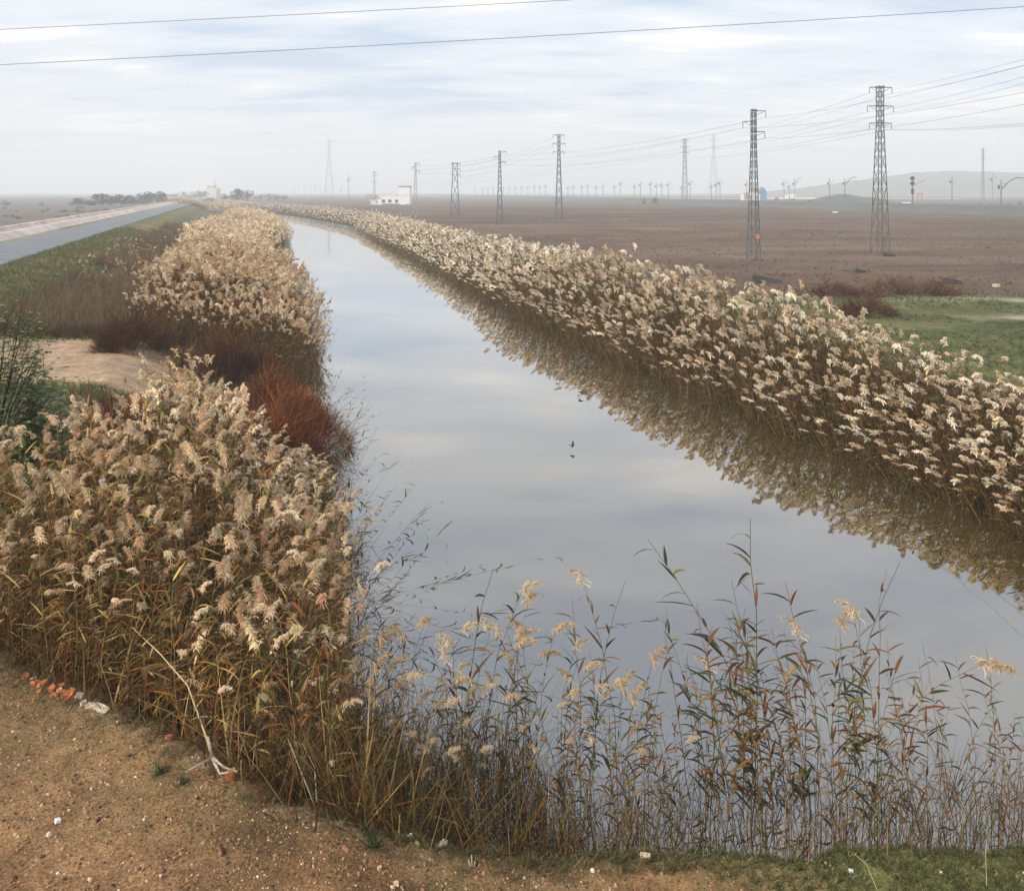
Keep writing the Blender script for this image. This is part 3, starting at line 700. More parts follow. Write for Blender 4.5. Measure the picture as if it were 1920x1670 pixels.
# ------------------------------------------------------------------ gravel
def stone_proto(r):
    p = Proto()
    v = np.array([[x, y, z] for z in (-1, 1) for y in (-1, 1) for x in (-1, 1)], float)
    v[:, :2] *= np.where(v[:, 2:] > 0, .62, 1.0); v += r.normal(0, .22, v.shape); v *= np.array([1, r.uniform(.6, 1), r.uniform(.35, .7)]) * .5
    p.add(v, [(0,2,3,1),(4,5,7,6),(0,1,5,4),(1,3,7,5),(3,2,6,7),(2,0,4,6)], np.ones((8, 3)), [0] * 6); return p.done()
r_ = np.random.default_rng(77); SP = [stone_proto(r_) for _ in range(14)]
n = 34000; X = rng.uniform(-6.4, 4.6, n); Y = Ye(X) - .02 - (Ye(X) - 4.8) * rng.uniform(0, 1, n)
S = np.clip(rng.lognormal(math.log(.0095), .5, n), .004, .045)
T = np.array([(.32,.16,.085), (.22,.11,.06), (.50,.37,.22), (.07,.045,.03), (.70,.60,.45)])[rng.choice(5, n, p=[.40,.26,.13,.195,.015])] * rng.uniform(.7, 1.3, (n, 1))
kp = (X < .8) | (rng.random(n) < .25); X, Y, S, T = X[kp], Y[kp], S[kp], T[kp]; n = len(X)
pk = scatter('', SP, np.stack([X, Y, height(X, Y) + S * .12], -1), S, rng.uniform(0, 6.3, n), np.zeros((n, 2)), T, None)
tag(join('gravel', [pk], [M_STONE]), 'fine gravel and clods strewn over the near dirt bank', 'gravel', kind='stuff')

def chunk(name, x, y, z, sx, sy, sz, mat, label, cat, group=None, rz=None):
    r = np.random.default_rng(int(x * 7 + y)); X0, Y0, _ = at(x, y, z); Z0 = hgt(X0, Y0)
    import bmesh
    bm = bmesh.new(); bmesh.ops.create_cube(bm, size=1.0)
    bmesh.ops.bevel(bm, geom=bm.edges[:], offset=.12, segments=1, affect='EDGES')
    bmesh.ops.subdivide_edges(bm, edges=bm.edges[:], cuts=1)
    for v in bm.verts:
        v.co += v.co.normalized() * r.normal(0, .055)
        v.co.x *= sx; v.co.y *= sy; v.co.z *= sz
        v.co.x += .25 * v.co.y * r.normal(0, .2)
    me = bpy.data.meshes.new(name); bm.to_mesh(me); bm.free(); me.materials.append(mat)
    o = bpy.data.objects.new(name, me); COL.objects.link(o); o.location = (X0, Y0, Z0 + sz * .3)
    o.rotation_euler = (r.normal(0, .2), r.normal(0, .2), rz if rz is not None else r.uniform(0, 3)); return tag(o, label, cat, group)
GB = 'broken bricks heaped on the bank rim'
for i, (x, y, s) in enumerate([(50,1268,.07),(68,1276,.09),(88,1284,.10),(102,1292,.09),(112,1282,.08),(120,1300,.11),(132,1304,.10),(98,1300,.07),(84,1294,.06),(143,1298,.06),(118,1290,.07)]):
    chunk('brick_fragment', x + random.gauss(0, 5), y + random.gauss(0, 3.5), 1.2, s * random.uniform(.6, 1.25), s * .75, s * random.uniform(.25, .5), M_BRICK, 'orange broken brick piece in the heap on the left bank rim', 'brick', GB)
for i, (x, y, s) in enumerate([(150,1308,.09),(160,1312,.08),(106,1288,.06),(60,1266,.06),(136,1292,.06)]):
    chunk('mortar_lump', x + random.gauss(0, 5), y + random.gauss(0, 3), 1.2, s, s * .75, s * .35, M_PALE, 'pale mortar lump among the orange broken bricks', 'mortar lump', GB)
chunk('stone_slab', 190, 1320, 1.2, .13, .07, .035, M_PALE, 'flat cream slab at the right end of the broken brick heap', 'slab', None, -.3)
chunk('stone_slab', 172, 1318, 1.2, .10, .07, .04, M_PALE, 'small pale slab next to the last bricks of the heap', 'slab', None, .1)
chunk('brick_fragment', 432, 1458, 1.08, .10, .07, .05, M_BRICK, 'lone orange brick piece below the dead cane root', 'brick')
chunk('stone', 316, 1378, 1.15, .05, .05, .03, M_BRICK, 'little orange stone on the bank rim above the weed tuft', 'stone')
chunk('stone', 108, 1528, 1.2, .04, .035, .03, M_WHITE, 'small white stone on the open dirt at lower left', 'stone')
chunk('stone', 828, 1582, .65, .09, .05, .04, M_PALE, 'cream stone in the grass left of the dead stump', 'stone')
chunk('stone', 768, 1574, .7, .05, .04, .03, M_WHITE, 'small white stone at the foot of the middle reeds', 'stone')
chunk('stone', 1210, 1616, .28, .085, .04, .035, M_PALE, 'pale oblong stone on the water edge grass', 'stone', None, -.3)
chunk('stone', 1595, 1636, .25, .04, .03, .025, M_WHITE, 'tiny white stone in the lower right grass', 'stone')

# dead cane with its root on the rim
def P3(x, y, Y): return np.array([xat(x, Y), Y, topz(y, Y)])
b0 = P3(395, 1432, 7.25); root = empty('dead_cane', b0, 'long dead tan cane leaning out of its root on the bank rim', 'cane')
m = MB().tube([P3(398,1420,7.25)-b0, P3(388,1385,7.3)-b0, P3(352,1285,7.6)-b0, P3(300,1225,7.9)-b0, P3(248,1176,8.2)-b0], [.012,.009,.006,.005,.0025], 6)
m.build('stem', mat_plain('tan_cane', (.50,.36,.20), .8, 0, .2, 8), root, True)
m = MB()
for a in ([(398,1420,7.25),(390,1380,7.27)], [(398,1420,7.25),(420,1438,7.15),(445,1446,7.05)], [(398,1420,7.25),(375,1432,7.15),(350,1446,7.0)], [(398,1420,7.25),(412,1450,7.08),(430,1447,7.02)]):
    m.tube([P3(*q)-b0 for q in a], [.016] + [.008] * (len(a)-1), 6)
m.build('root', mat_plain('grey_root', (.42,.35,.27), .9, 0, .3, 14), root, True)
M_PSTEM = mat_plain('bleached_stem', (.52,.47,.40), .8)
for lb, pts in (('thin bleached bare stem, the left of two by the bank rim', [(588,1505,7.1),(562,1440,7.15),(540,1385,7.2)]),
                ('thin bleached forked stem, the right of two by the bank rim', [(594,1503,7.12),(590,1440,7.2),(566,1392,7.25)])):
    b0 = P3(*pts[0]); o = MB().tube([P3(*p) - b0 for p in pts], [.006, .005, .002], 5).build('bare_stem', M_PSTEM); o.location = b0; tag(o, lb, 'stem')
for lb, pts in (('straw coloured grass stalk bending over the lower right grass', [(1645,1668,6.9),(1625,1620,6.95),(1598,1596,7.0)]),
                ('upright yellow stalk at the lower right corner', [(1850,1660,7.0),(1848,1600,7.0),(1852,1550,7.0)])):
    b0 = P3(*pts[0]); o = MB().tube([P3(*p) - b0 for p in pts], [.003, .0025, .001], 4).build('grass_stalk', mat_plain('straw', (.5,.42,.2), .8)); o.location = b0; tag(o, lb, 'stalk')
b0 = P3(886, 1640, 6.85); m = MB()
for dx, dy in ((-8, -30), (-2, -38), (5, -26), (12, -16), (-14, -14)): m.tube([(0, 0, 0), P3(886+dx, 1640+dy, 6.87)-b0], [.008, .004], 5)
o = m.build('dead_stump', M_PSTEM); o.location = b0; tag(o, 'small bleached twig stump at the bottom middle', 'stump')

# ------------------------------------------------------------------ pylons
def pylon(x, yt, yb, zb, arms, bw, tw, label, mat=M_STEEL, Y=None, group=None, leg=.05, neck=.78, panels=11, ins=.5, name='lattice_pylon', turn=.12, flip=1):
    if Y is None: Y = (H - zb) * F / (yb - HY)
    X = xat(x, Y); Zt = topz(yt, Y); hh = Zt - zb
    root = empty(name, (X, Y, zb), label, 'pylon', group, turn)
    def half(t): return (bw + (tw - bw) * (t / neck)) / 2 if t < neck else tw / 2
    m = MB(); cr = [(-1,-1),(1,-1),(1,1),(-1,1)]
    zs = []; z = 0.0
    while z < 1: zs.append(z); z += max(.022, 1.9 * 2 * half(z) / hh)
    zs.append(1.0)
    for sx, sy in cr:
        m.tube([(sx*half(t), sy*half(t), t*hh - (.3 if t == 0 else 0)) for t in (0, neck, 1)], leg, 4)
    for a, b in zip(zs, zs[1:]):
        ha, hb = half(a), half(b)
        for i in range(4):
            p, q = cr[i], cr[(i+1) % 4]
            m.tube([(p[0]*ha, p[1]*ha, a*hh), (q[0]*hb, q[1]*hb, b*hh)], leg * .55, 3)
            m.tube([(q[0]*ha, q[1]*ha, a*hh), (p[0]*hb, p[1]*hb, b*hh)], leg * .55, 3)
    m.build('tower_frame', mat, root)
    tips = []
    for (ay, lx, rx) in arms:                       # photo row, reach left and right in photo pixels
        za = topz(ay, Y) - zb; l, r = lx * Y / F, rx * Y / F
        am = MB(); t = tw / 2
        for sy in (-t, t): am.tube([(-l, 0 if l > tw else sy, za), (-t, sy, za), (t, sy, za), (r, 0 if r > tw else sy, za)], leg * .8, 4)
        if l > tw: am.tube([(-l, 0, za), (-t, 0, za - .35)], leg * .5, 3)
        if r > tw: am.tube([(r, 0, za), (t, 0, za - .35)], leg * .5, 3)
        a_ = am.build('crossarm', mat, root)
        for e, on in ((-l, l > tw), (r, r > tw)):
            if on:
                im = MB().tube([(e, 0, za), (e, 0, za - ins)], leg * .45, 6)
                for kk in range(5): im.tube([(e, 0, za - ins*(.25+.15*kk)), (e, 0, za - ins*(.25+.15*kk) - .03*ins/.5)], leg * 1.0, 8)
                im.build('insulator', M_INS, root)
                c_, s_ = math.cos(turn), math.sin(turn)
                tips.append(np.array([X + e * c_, Y + e * s_, zb + za - ins]))
    return root, tips
GP = 'lattice pylons across the ploughed field'
_, TA = pylon(1650, 161, 478, .8, [(164, 21, 24), (199, 25, 27), (231, 21, 23)], 1.12, .42, 'tall dark lattice pylon with three double crossarms, nearest on the right', group=GP, leg=.037)
_, TB = pylon(1413, 205, 490, .8, [(208, 0, 24), (228, 21, 0), (247, 0, 22)], .78, .30, 'dark lattice pylon with three alternating single crossarms, left of the tallest one', group=GP, leg=.034)
_, TC = pylon(1048, 252, 412, .8, [(253, 11, 11), (269, 12, 12), (284, 11, 10)], 1.3, .42, 'slim lattice pylon with three double crossarms standing alone in mid field', group=GP, leg=.055, ins=.6)
_, TD = pylon(937, 283, 418, .8, [(284, 0, 12), (294, 11, 0), (303, 0, 11)], 1.0, .34, 'lattice pylon with short alternating crossarms right of the white house', group=GP, leg=.05)
_, TE = pylon(853, 305, 403, .8, [(307, 8, 10), (317, 7, 10), (327, 8, 10)], 2.0, 1.1, 'squat wide lattice pylon with dark insulators between its two slimmer neighbours', group=GP, leg=.065, ins=.7)
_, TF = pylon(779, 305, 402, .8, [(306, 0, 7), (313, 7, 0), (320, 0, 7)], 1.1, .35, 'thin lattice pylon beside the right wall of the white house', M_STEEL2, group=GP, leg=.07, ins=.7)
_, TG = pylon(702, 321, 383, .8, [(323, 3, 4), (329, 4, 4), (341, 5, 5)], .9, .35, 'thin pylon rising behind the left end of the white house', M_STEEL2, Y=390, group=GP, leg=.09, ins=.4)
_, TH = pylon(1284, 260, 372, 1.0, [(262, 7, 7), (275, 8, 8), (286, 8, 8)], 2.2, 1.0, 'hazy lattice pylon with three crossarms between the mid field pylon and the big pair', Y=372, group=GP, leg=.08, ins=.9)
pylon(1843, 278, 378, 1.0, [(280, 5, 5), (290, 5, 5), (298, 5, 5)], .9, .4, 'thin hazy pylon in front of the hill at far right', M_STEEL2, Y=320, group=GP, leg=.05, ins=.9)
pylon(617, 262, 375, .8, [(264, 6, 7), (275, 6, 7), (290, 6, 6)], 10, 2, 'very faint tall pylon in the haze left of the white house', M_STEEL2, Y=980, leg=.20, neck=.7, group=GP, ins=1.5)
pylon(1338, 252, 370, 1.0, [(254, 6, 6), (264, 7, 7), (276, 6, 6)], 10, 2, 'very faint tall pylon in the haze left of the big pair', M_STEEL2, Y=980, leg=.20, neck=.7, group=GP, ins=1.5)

def wire(name, a, b, sag, r, label, n=24, group=None):
    a, b = np.array(a, float), np.array(b, float)
    pts = [a + (b - a) * t - np.array([0, 0, sag * 4 * t * (1 - t)]) for t in np.linspace(0, 1, n)]
    o = MB().tube([p - a for p in pts], r, 5).build(name, M_WIRE); o.location = a
    return tag(o, label, 'power line', group)
Yw = 24.0
wire('overhead_cable', (xat(-500, Yw), Yw, topz(79, Yw)), (xat(2500, Yw), Yw, topz(-84, Yw)), .10, .009, 'upper of two dark cables crossing the top of the sky', 40)
wire('overhead_cable', (xat(-500, Yw), Yw, topz(145, Yw)), (xat(2500, Yw), Yw, topz(-26, Yw)), .14, .010, 'lower of two dark cables crossing the whole sky', 40)
GW = 'wires strung between the pylons'
def far(x, y, Y): return (xat(x, Y), Y, topz(y, Y))
for i, (tip, ty) in enumerate(zip(TA, (86, 97, 118, 128, 222, 226))):
    wire('power_line', tip, far(2150, ty - 38 if i < 4 else ty - 12, 26), .25, .007, 'thin wire leaving the tallest pylon for the right edge', 24, GW)
for i, tip in enumerate(TB):
    wire('power_line', tip, far(2150, (60, 130, 150)[i], 26), .4, .007, 'thin wire from the alternating arm pylon passing behind the tallest pylon to the right edge', 24, GW)
for a, b in zip(TA, TH): wire('power_line', a, b, 1.6, .012, 'thin wire between the tallest pylon and the hazy one beyond', 24, GW)
for a, b in zip(TB, TD): wire('power_line', a, b, .9, .012, 'thin wire between the two alternating arm pylons', 24, GW)
for a, b in zip(TC, TE): wire('power_line', a, b, .8, .016, 'thin wire between the mid field pylon and the squat one', 20, GW)
for a, b in zip(TD, TF): wire('power_line', a, b, .5, .016, 'thin wire between the alternating arm pylon and the one by the house', 20, GW)
for a, b in zip(TH, [far(700, 345, 1100), far(715, 345, 1100), far(700, 349, 1100), far(715, 349, 1100), far(700, 353, 1100), far(715, 353, 1100)]):
    wire('power_line', a, b, 4, .03, 'thin wire running from the hazy pylon towards the far horizon', 24, GW)

# ------------------------------------------------------------------ railway
ys = np.geomspace(110, 2600, 56); V = []
for Y in ys:
    xc = 160 - .23 * Y
    for dx, z in ((-12, .7), (-6, 2.75), (6, 2.75), (12, .7)): V.append((xc + dx, Y, z + (.06 * random.random())))
o = np_mesh('embankment', V, [(i*4+j, i*4+j+1, (i+1)*4+j+1, (i+1)*4+j) for i in range(len(ys)-1) for j in range(3)], None,
            [mat_plain('embankment_soil', (.085, .09, .08), .95, 0, .25, .2)])
tag(o, 'low railway embankment crossing the far field', 'embankment', kind='structure')
GM = 'masts along the far railway'
def mast(x, yt, Y, arm=0, label='small hazy mast on the railway beyond the ploughed field', box=False):
    X = xat(x, Y); zb = 2.7 if Y > 230 else .8; zt = topz(yt, Y)
    root = empty('railway_mast', (X, Y, zb), label, 'mast', GM)
    r = .10 + Y * .00012
    MB().tube([(0, 0, -.2), (0, 0, zt - zb)], [r*1.3, r*.8], 5).build('post', M_STEEL if Y < 320 else M_STEEL2, root)  # farther posts take the steel with haze fade in its colour
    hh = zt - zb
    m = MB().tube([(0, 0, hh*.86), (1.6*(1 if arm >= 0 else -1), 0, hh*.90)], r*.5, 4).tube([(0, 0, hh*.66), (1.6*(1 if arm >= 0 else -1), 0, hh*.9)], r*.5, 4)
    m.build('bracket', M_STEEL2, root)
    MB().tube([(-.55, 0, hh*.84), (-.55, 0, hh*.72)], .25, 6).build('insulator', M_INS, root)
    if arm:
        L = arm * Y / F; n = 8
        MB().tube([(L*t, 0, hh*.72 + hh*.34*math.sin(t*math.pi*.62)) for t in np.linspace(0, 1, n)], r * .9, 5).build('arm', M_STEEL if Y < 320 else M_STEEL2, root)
    return root
for x, yt, Y, a, lb in [(1877, 337, 205, 42, 'dark railway mast with a curved arm at the far right edge'), (1584, 335, 305, 22, 'railway mast with a long arm above the dark mound'),
        (1490, 336, 330, 12, 'railway mast with a short arm beside the parked white truck'), (1555, 335, 318, 0, 'plain thin railway mast left of the armed one over the dark mound'),
        (1470, 337, 335, 0, 'plain thin railway mast just left of the white truck'), (1861, 326, 330, 0, 'thin pole right of the thin hazy pylon before the hill'),
        (1785, 331, 300, 0, 'thin railway mast between the signal and the thin hazy pylon'), (1480, 344, 332, 0, 'short dark post behind the white truck'),
        (1294, 337, 372, 0, 'railway mast standing right beside the hazy crossarm pylon')]:
    mast(x, yt, Y, a, lb)
for x, yt in [(1400, 339), (1350, 336), (1343, 340), (1334, 344), (1278, 347), (1253, 340), (1241, 342), (1231, 343), (1220, 339), (1201, 340), (1190, 345), (1163, 338), (1152, 346), (1131, 345), (1118, 347),
              (1102, 345), (1091, 346), (1075, 346), (1065, 348), (1023, 345), (1012, 348), (1002, 347), (990, 348), (978, 348), (966, 349), (955, 349), (944, 350), (925, 350), (915, 351), (905, 351), (890, 351),
              (600, 346), (592, 343), (582, 349), (572, 346), (560, 350), (552, 348), (640, 350)]:
    Y = np.interp(x, [540, 900, 1023, 1163, 1350, 1480], [1200, 740, 580, 474, 372, 335]); mast(x, yt, float(Y))
mast(654, 328, 480, 0, 'thin pole between the faint tall pylon and the white house')
# railway signal
X, Y = xat(1711, 235), 235.0; root = empty('railway_signal', (X, Y, .8), 'dark railway signal with two round heads left of the hill top', 'signal'); zt = topz(331, Y) - .8
MB().tube([(0,0,-.2),(0,0,zt)], .16, 6).build('post', M_STEEL, root)
for z in (zt - .5, zt - 1.9): MB().tube([(0,-.15,z),(0,.35,z)], .55, 12).build('signal_head', M_DARK, root)
MB().box(-.32,.32,-.2,.2,zt-4.8,zt-3.4).build('relay_box', M_DARK, root)
MB().tube([(0,0,zt-2.6),(1.5,0,zt-1.9),(3.6,0,zt-.9)], .09, 4).build('arm', M_STEEL2, root)

# ------------------------------------------------------------------ white house
Y = 347.0; u = Y / F; X0 = xat(731, Y); root = empty('white_house', (X0, Y, .8), 'white flat roofed house with a square tower and three dark windows', 'house')
def hx(x): return (x - 731) * u
def hz(y): return topz(y, Y) - .8
wl = MB().prism([(hx(704), -.3), (hx(768), -.3), (hx(768), hz(366)), (hx(704), hz(366))], 0, 8).build('wall', M_WHITE, root)
MB().box(hx(703.4), hx(747.8), -.2, 8.2, hz(366), hz(364.8)).build('roof', M_WHITE, root)
tw_ = MB().box(hx(748), hx(768.4), -.15, 5, hz(366)+.002, hz(350.5)).build('tower', M_WHITE, root)
MB().box(hx(747), hx(769.4), -.35, 5.2, hz(350.5), hz(349)).build('tower_roof', M_ROOF, root)
for x in (719, 731, 743.5):
    w = MB().box(hx(x)-.62, hx(x)+.62, -.06, .1, hz(380), hz(374.5)).build('window', M_DARK, root)
MB().box(hx(716), hx(749), -.12, .1, hz(383.4), hz(382)).build('plinth', mat_plain('green_base', (.10,.14,.12), .8), root)
MB().box(hx(694), hx(704), .5, 6, -.3, hz(371)).build('side_wing', M_WHITE, root)
MB().box(hx(688), hx(706), -1.5, 5, hz(366.5), hz(365.4)).build('canopy', M_ROOF, root)
for x in (689, 697): MB().box(hx(x)-.08, hx(x)+.08, -1.3, -1.14, -.3, hz(366.5)).build('canopy_post', M_ROOF, root)
MB().box(hx(704.5), hx(707.5), -.05, .1, hz(381), hz(377)).build('door', M_ROOF, root)
MB().box(hx(760), hx(769), -1.2, -.4, -.2, hz(383)).build('step', M_ROOF, root)

# ------------------------------------------------------------------ car on the road
def car(x, Y, z, mat, label, s=1.0):
    root = empty('parked_car' if 'parked' in label else 'car', (x, Y, z), label, 'car', None, R(18))
    MB().prism([(-.88,.28),(.88,.28),(.9,.55),(.86,.92),(-.86,.92),(-.9,.55)], -2.1, 2.1).build('body', mat, root)
    MB().prism([(-.78,.92),(.78,.92),(.62,1.46),(-.62,1.46)], -1.0, 1.4).build('cabin', mat, root)
    MB().prism([(-.66,.98),(.66,.98),(.56,1.38),(-.56,1.38)], -1.03, -.99).build('windscreen', M_GLASS, root)
    for sx in (-1, 1):
        for yy in (-1.35, 1.3): MB().tube([(sx*.70,yy,.31),(sx*.92,yy,.31)], .32, 12).build('wheel', M_RUBBER, root)
        MB().box(sx*.62-.13, sx*.62+.13, -2.13, -2.09, .62, .78).build('headlight', M_GLASS, root)
    return root
Yc = 500.0; car(-12.6 - .331*Yc - 1.9, Yc, 2.03, M_WHITE, 'white car far along the grey road')

# ------------------------------------------------------------------ distant things on the right
def block(root, name, mat, Y, x0, x1, yt, yb, d=10, xr=None):
    u = Y / F; c = xr
    return MB().box((x0-c)*u, (x1-c)*u, 0, d, topz(yb, Y)-1, topz(yt, Y)-1).build(name, mat, root)
Y = 520.0; root = empty('industrial_building', (xat(1425, Y), Y, 1), 'blue and tan works building with a white base half hidden by a pylon', 'building')
block(root, 'white_hall', M_WHITE, Y, 1400, 1431, 364, 376, 14, 1425)
block(root, 'tan_hopper', M_TAN, Y, 1414, 1424, 353, 363.9, 6, 1425)
u = Y/F; MB().prism([(-.5*u, topz(376,Y)-1), (12*u, topz(376,Y)-1), (11*u, topz(358,Y)-1), (5*u, topz(351,Y)-1), (1*u, topz(360,Y)-1)], -1, 5).build('blue_hood', M_BLUE, root)
block(root, 'orange_tank', M_ORANGE, Y, 1398, 1403, 361, 374, 4, 1425)
Y = 470.0; root = empty('parked_truck', (xat(1484, Y), Y, 1), 'white truck with dark wheels parked on the far railway side', 'truck')
block(root, 'cab', M_WHITE, Y, 1474, 1480, 366, 374, 2.4, 1484); block(root, 'cargo_box', M_WHITE, Y, 1480.5, 1492, 363.5, 373, 2.4, 1484)
for x in (1476, 1486, 1490):
    MB().tube([((x-1484)*Y/F, -.15, topz(374.6,Y)-1), ((x-1484)*Y/F, 2.5, topz(374.6,Y)-1)], .55, 10).build('wheel', M_RUBBER, root)
Y = 465.0; root = empty('parked_truck', (xat(1457, Y), Y, 1), 'small reddish tractor left of the white truck', 'tractor')
block(root, 'body', M_ORANGE, Y, 1454, 1460, 370, 374.5, 2, 1457); root.name = 'tractor'
for x in (1455.5, 1459): MB().tube([((x-1457)*Y/F, -.1, topz(374.6,Y)-1), ((x-1457)*Y/F, 2.1, topz(374.6,Y)-1)], .55, 10).build('wheel', M_RUBBER, root)
for x0, x1, yt, lb in ((1448, 1560, 371, 'long low white shed behind the dark mound'), (1662, 1812, 373.5, 'long low white shed at the foot of the hill'), (1228, 1400, 373.5, 'thin white shed line between the two hazy pylons')):
    Y = 620.0; xm = (x0+x1)/2; root = empty('greenhouse', (xat(xm, Y), Y, 1), lb, 'shed')
    MB().prism([((x0-xm)*Y/F, -1), ((x1-xm)*Y/F, -1), ((x1-xm)*Y/F, topz(yt+1,Y)-1), (((x1-xm)*.98)*Y/F, topz(yt,Y)-1), (((x0-xm)*.98)*Y/F, topz(yt,Y)-1), ((x0-xm)*Y/F, topz(yt+1,Y)-1)], 0, 16).build('wall', M_WHITE, root)
    block(root, 'roof', M_CREAM, Y, x0 - .5, x1 + .5, yt - .6, yt, 16.5, xm)
Y = 420.0; root = empty('gantry_frame', (xat(1725, Y), Y, 2.7), 'small orange gantry frame right of the railway signal', 'gantry')
m = MB(); u = Y/F
for x in (-4, 4): MB().box(x*u-.22, x*u+.22, 0, .5, -.3, topz(365,Y)-2.7).build('post', M_ORANGE, root)
MB().box(-4.6*u, 4.6*u, -.05, .55, topz(365,Y)-2.7, topz(362,Y)-2.7).build('beam', M_ORANGE, root)
for i, (x, yb, w, h_, lb) in enumerate([(1561, 393, 4.0, 8, 'left one of two white marker boxes in the far field'), (1579, 393, 4.2, 9, 'right one of two white marker boxes in the far field'),
                                       (1632, 393, 2.5, 6, 'white marker box touching the tallest pylon'), (1500, 391, 3.5, 5, 'low white box left of the two marker boxes')]):
    X, Y, _ = at(x, yb, .8); u = Y/F
    root = empty('marker_box', (X, Y, .8), lb, 'marker box'); MB().box(-w*u/2, w*u/2, 0, .6, -.1, h_*u).build('body', M_WHITE, root)
    MB().box(-w*u/2-.05, w*u/2+.05, -.05, .65, h_*u, h_*u+.08).build('lid', M_WHITE, root)
for x, y, w, lb in ((1566, 399, 9, 'white debris lying in the field below the marker boxes'), (1460, 386, 6, 'white debris in the field below the white truck'), (1700, 381, 16, 'long white sheet lying left of the railway signal')):
    X, Y, _ = at(x, y, .8); o = chunk('debris', x, y, .8, w*Y/F, .8, .35, M_WHITE, lb, 'debris', None, 0.05)
chunk('debris', 1660, 541, .85, .5, .3, .15, M_WHITE, 'white rubble at the far edge of the grass patch', 'rubble')
chunk('debris', 1790, 542, .85, .35, .25, .14, M_PALE, 'pale rubble right of the white rubble by the grass patch', 'rubble')
chunk('debris', 1868, 536, .85, .3, .25, .2, M_PALE, 'pale lump in the field at the right edge', 'rubble')
chunk('tyre_heap', 1785, 530, .85, .9, .5, .28, M_RUBBER, 'dark heap on the field edge beyond the grass patch', 'heap')
chunk('soil_heap', 1612, 510, .85, .8, .4, .2, mat_plain('dark_soil', (.05,.045,.04), .9), 'dark soil lump in the field below the tallest pylon', 'heap')
chunk('soil_heap', 1667, 480, .85, .8, .5, .3, mat_plain('black_soil', (.03,.028,.025), .9), 'small dark lump at the foot of the tallest pylon', 'heap')
chunk('soil_heap', 1440, 528, .85, 1.6, .5, .35, mat_plain('grey_soil', (.05,.05,.05), .9), 'low dark heap just above the right reeds', 'heap')
# warning plate on a pylon
X, Y, _ = at(1417, 490, .8); o = MB().box(-.13, .13, -.03, .03, -.17, .17).build('warning_plate', M_ORANGE); o.location = (xat(1417, Y), Y - .55, topz(443, Y)); tag(o, 'small orange plate on the alternating arm pylon', 'plate')

# mound and hill
def ridge(name, pts, Y, zb, depth, mat, label, cat, kind=None, nx=120, nd=14):
    px = np.array(pts, float); xs = np.linspace(px[0, 0], px[-1, 0], nx); yy = np.interp(xs, px[:, 0], px[:, 1])
    yy = np.convolve(np.pad(yy, 4, 'edge'), np.ones(9) / 9, 'valid')
    V = []
    for j in range(nd):
        t = j / (nd - 1) * 2 - 1; prof = math.cos(t * math.pi / 2)
        for x, y in zip(xs, yy):
            zt = topz(y, Y); V.append((xat(x, Y), Y + t * depth, zb + (zt - zb) * prof * (1 + .05 * math.sin(x * .11 + j))))
    q = [(j*nx+i, j*nx+i+1, (j+1)*nx+i+1, (j+1)*nx+i) for j in range(nd-1) for i in range(nx-1)]
    return tag(np_mesh(name, V, q, None, [mat], smooth=True), label, cat, kind=kind)
M_HILL = mat_plain('hillside', (.085, .085, .07), .95, 0, .3, .01)
ridge('hill', [(1330, 368), (1420, 362), (1500, 354), (1560, 346), (1620, 338), (1680, 329), (1740, 322), (1800, 322), (1860, 324), (1920, 326), (2050, 330), (2300, 345), (2700, 364)], 1150, 0, 170, M_HILL,
      'long low hazy hill behind the railway at right', 'hill', 'structure')
ridge('mound', [(1518, 376), (1535, 371), (1555, 366), (1580, 364), (1600, 366), (1622, 370), (1640, 370), (1665, 377)], 430, .8, 9, mat_plain('dark_green_mound', (.035, .06, .045), .95, 0, .3, .3),
      'dark green heap behind the railway', 'mound', 'structure', 60, 8)

# ------------------------------------------------------------------ trees
def tree(x, yt, yb, Y, wpx, label, cols, n=420, z0=.9, name='tree', group=None, bare=False):
    X = xat(x, Y); zt = topz(yt, Y); h = zt - z0; rx = wpx * Y / F / 2
    r = np.random.default_rng(int(x * 13 + yt))
    root = empty(name, (X, Y, z0), label, 'tree' if name == 'tree' else 'bush', group)
    m = MB().tube([(0, 0, -.3), (.1, 0, h*.3), (0, .05, h*.75)], [h*.035+.03, h*.025+.02, .03], 6)
    for _ in range(6):
        a = r.uniform(0, 6.28); q = r.uniform(.3, .7); m.tube([(.05, 0, h*q*.5), (rx*.6*math.cos(a), rx*.6*math.sin(a), h*(q*.5+.3))], [h*.015+.02, .02], 4)
    m.build('trunk', mat_bark, root)
    nc = 9; cen = [(r.uniform(-.62, .62)*rx, r.uniform(-.62, .62)*rx, h*r.uniform(.22, .76), r.uniform(.32, .55)) for _ in range(nc)]
    cen.append((0, 0, h*.78, .38))
    p = Proto()
    for _ in range(n):
        cx, cy, cz, cr = cen[r.integers(0, len(cen))]; d = unit(r.normal(0, 1, 3)) * r.uniform(.5, 1) ** .5
        b = np.array([cx + d[0]*cr*rx, cy + d[1]*cr*rx, max(.1*h, cz + d[2]*cr*h*.42)])
        s = (.10 if not bare else .07) * max(h, rx) * r.uniform(.5, 1.2); A = arc(b, r.uniform(0, 6.28), r.uniform(-.5, 1.3), r.uniform(-.8, .5), s, 1)
        p.add(*strip(A, unit(r.normal(0, 1, 3)), [s * (.9 if not bare else .25), s * .5 * (1 if not bare else .2)], np.array(cols[r.integers(0, len(cols))]) * r.uniform(.6, 1.4), 0))
    p.done(); np_mesh('crown', p.V, p.Q, p.C, [M_LEAF], None, root)
mat_bark = mat_plain('bark', (.09, .07, .05), .9, 0, .2, 4)
TG_ = [(.035, .06, .035), (.05, .075, .04), (.025, .04, .03), (.07, .08, .05)]
TBR = [(.13, .10, .08), (.10, .085, .07), (.16, .12, .09)]
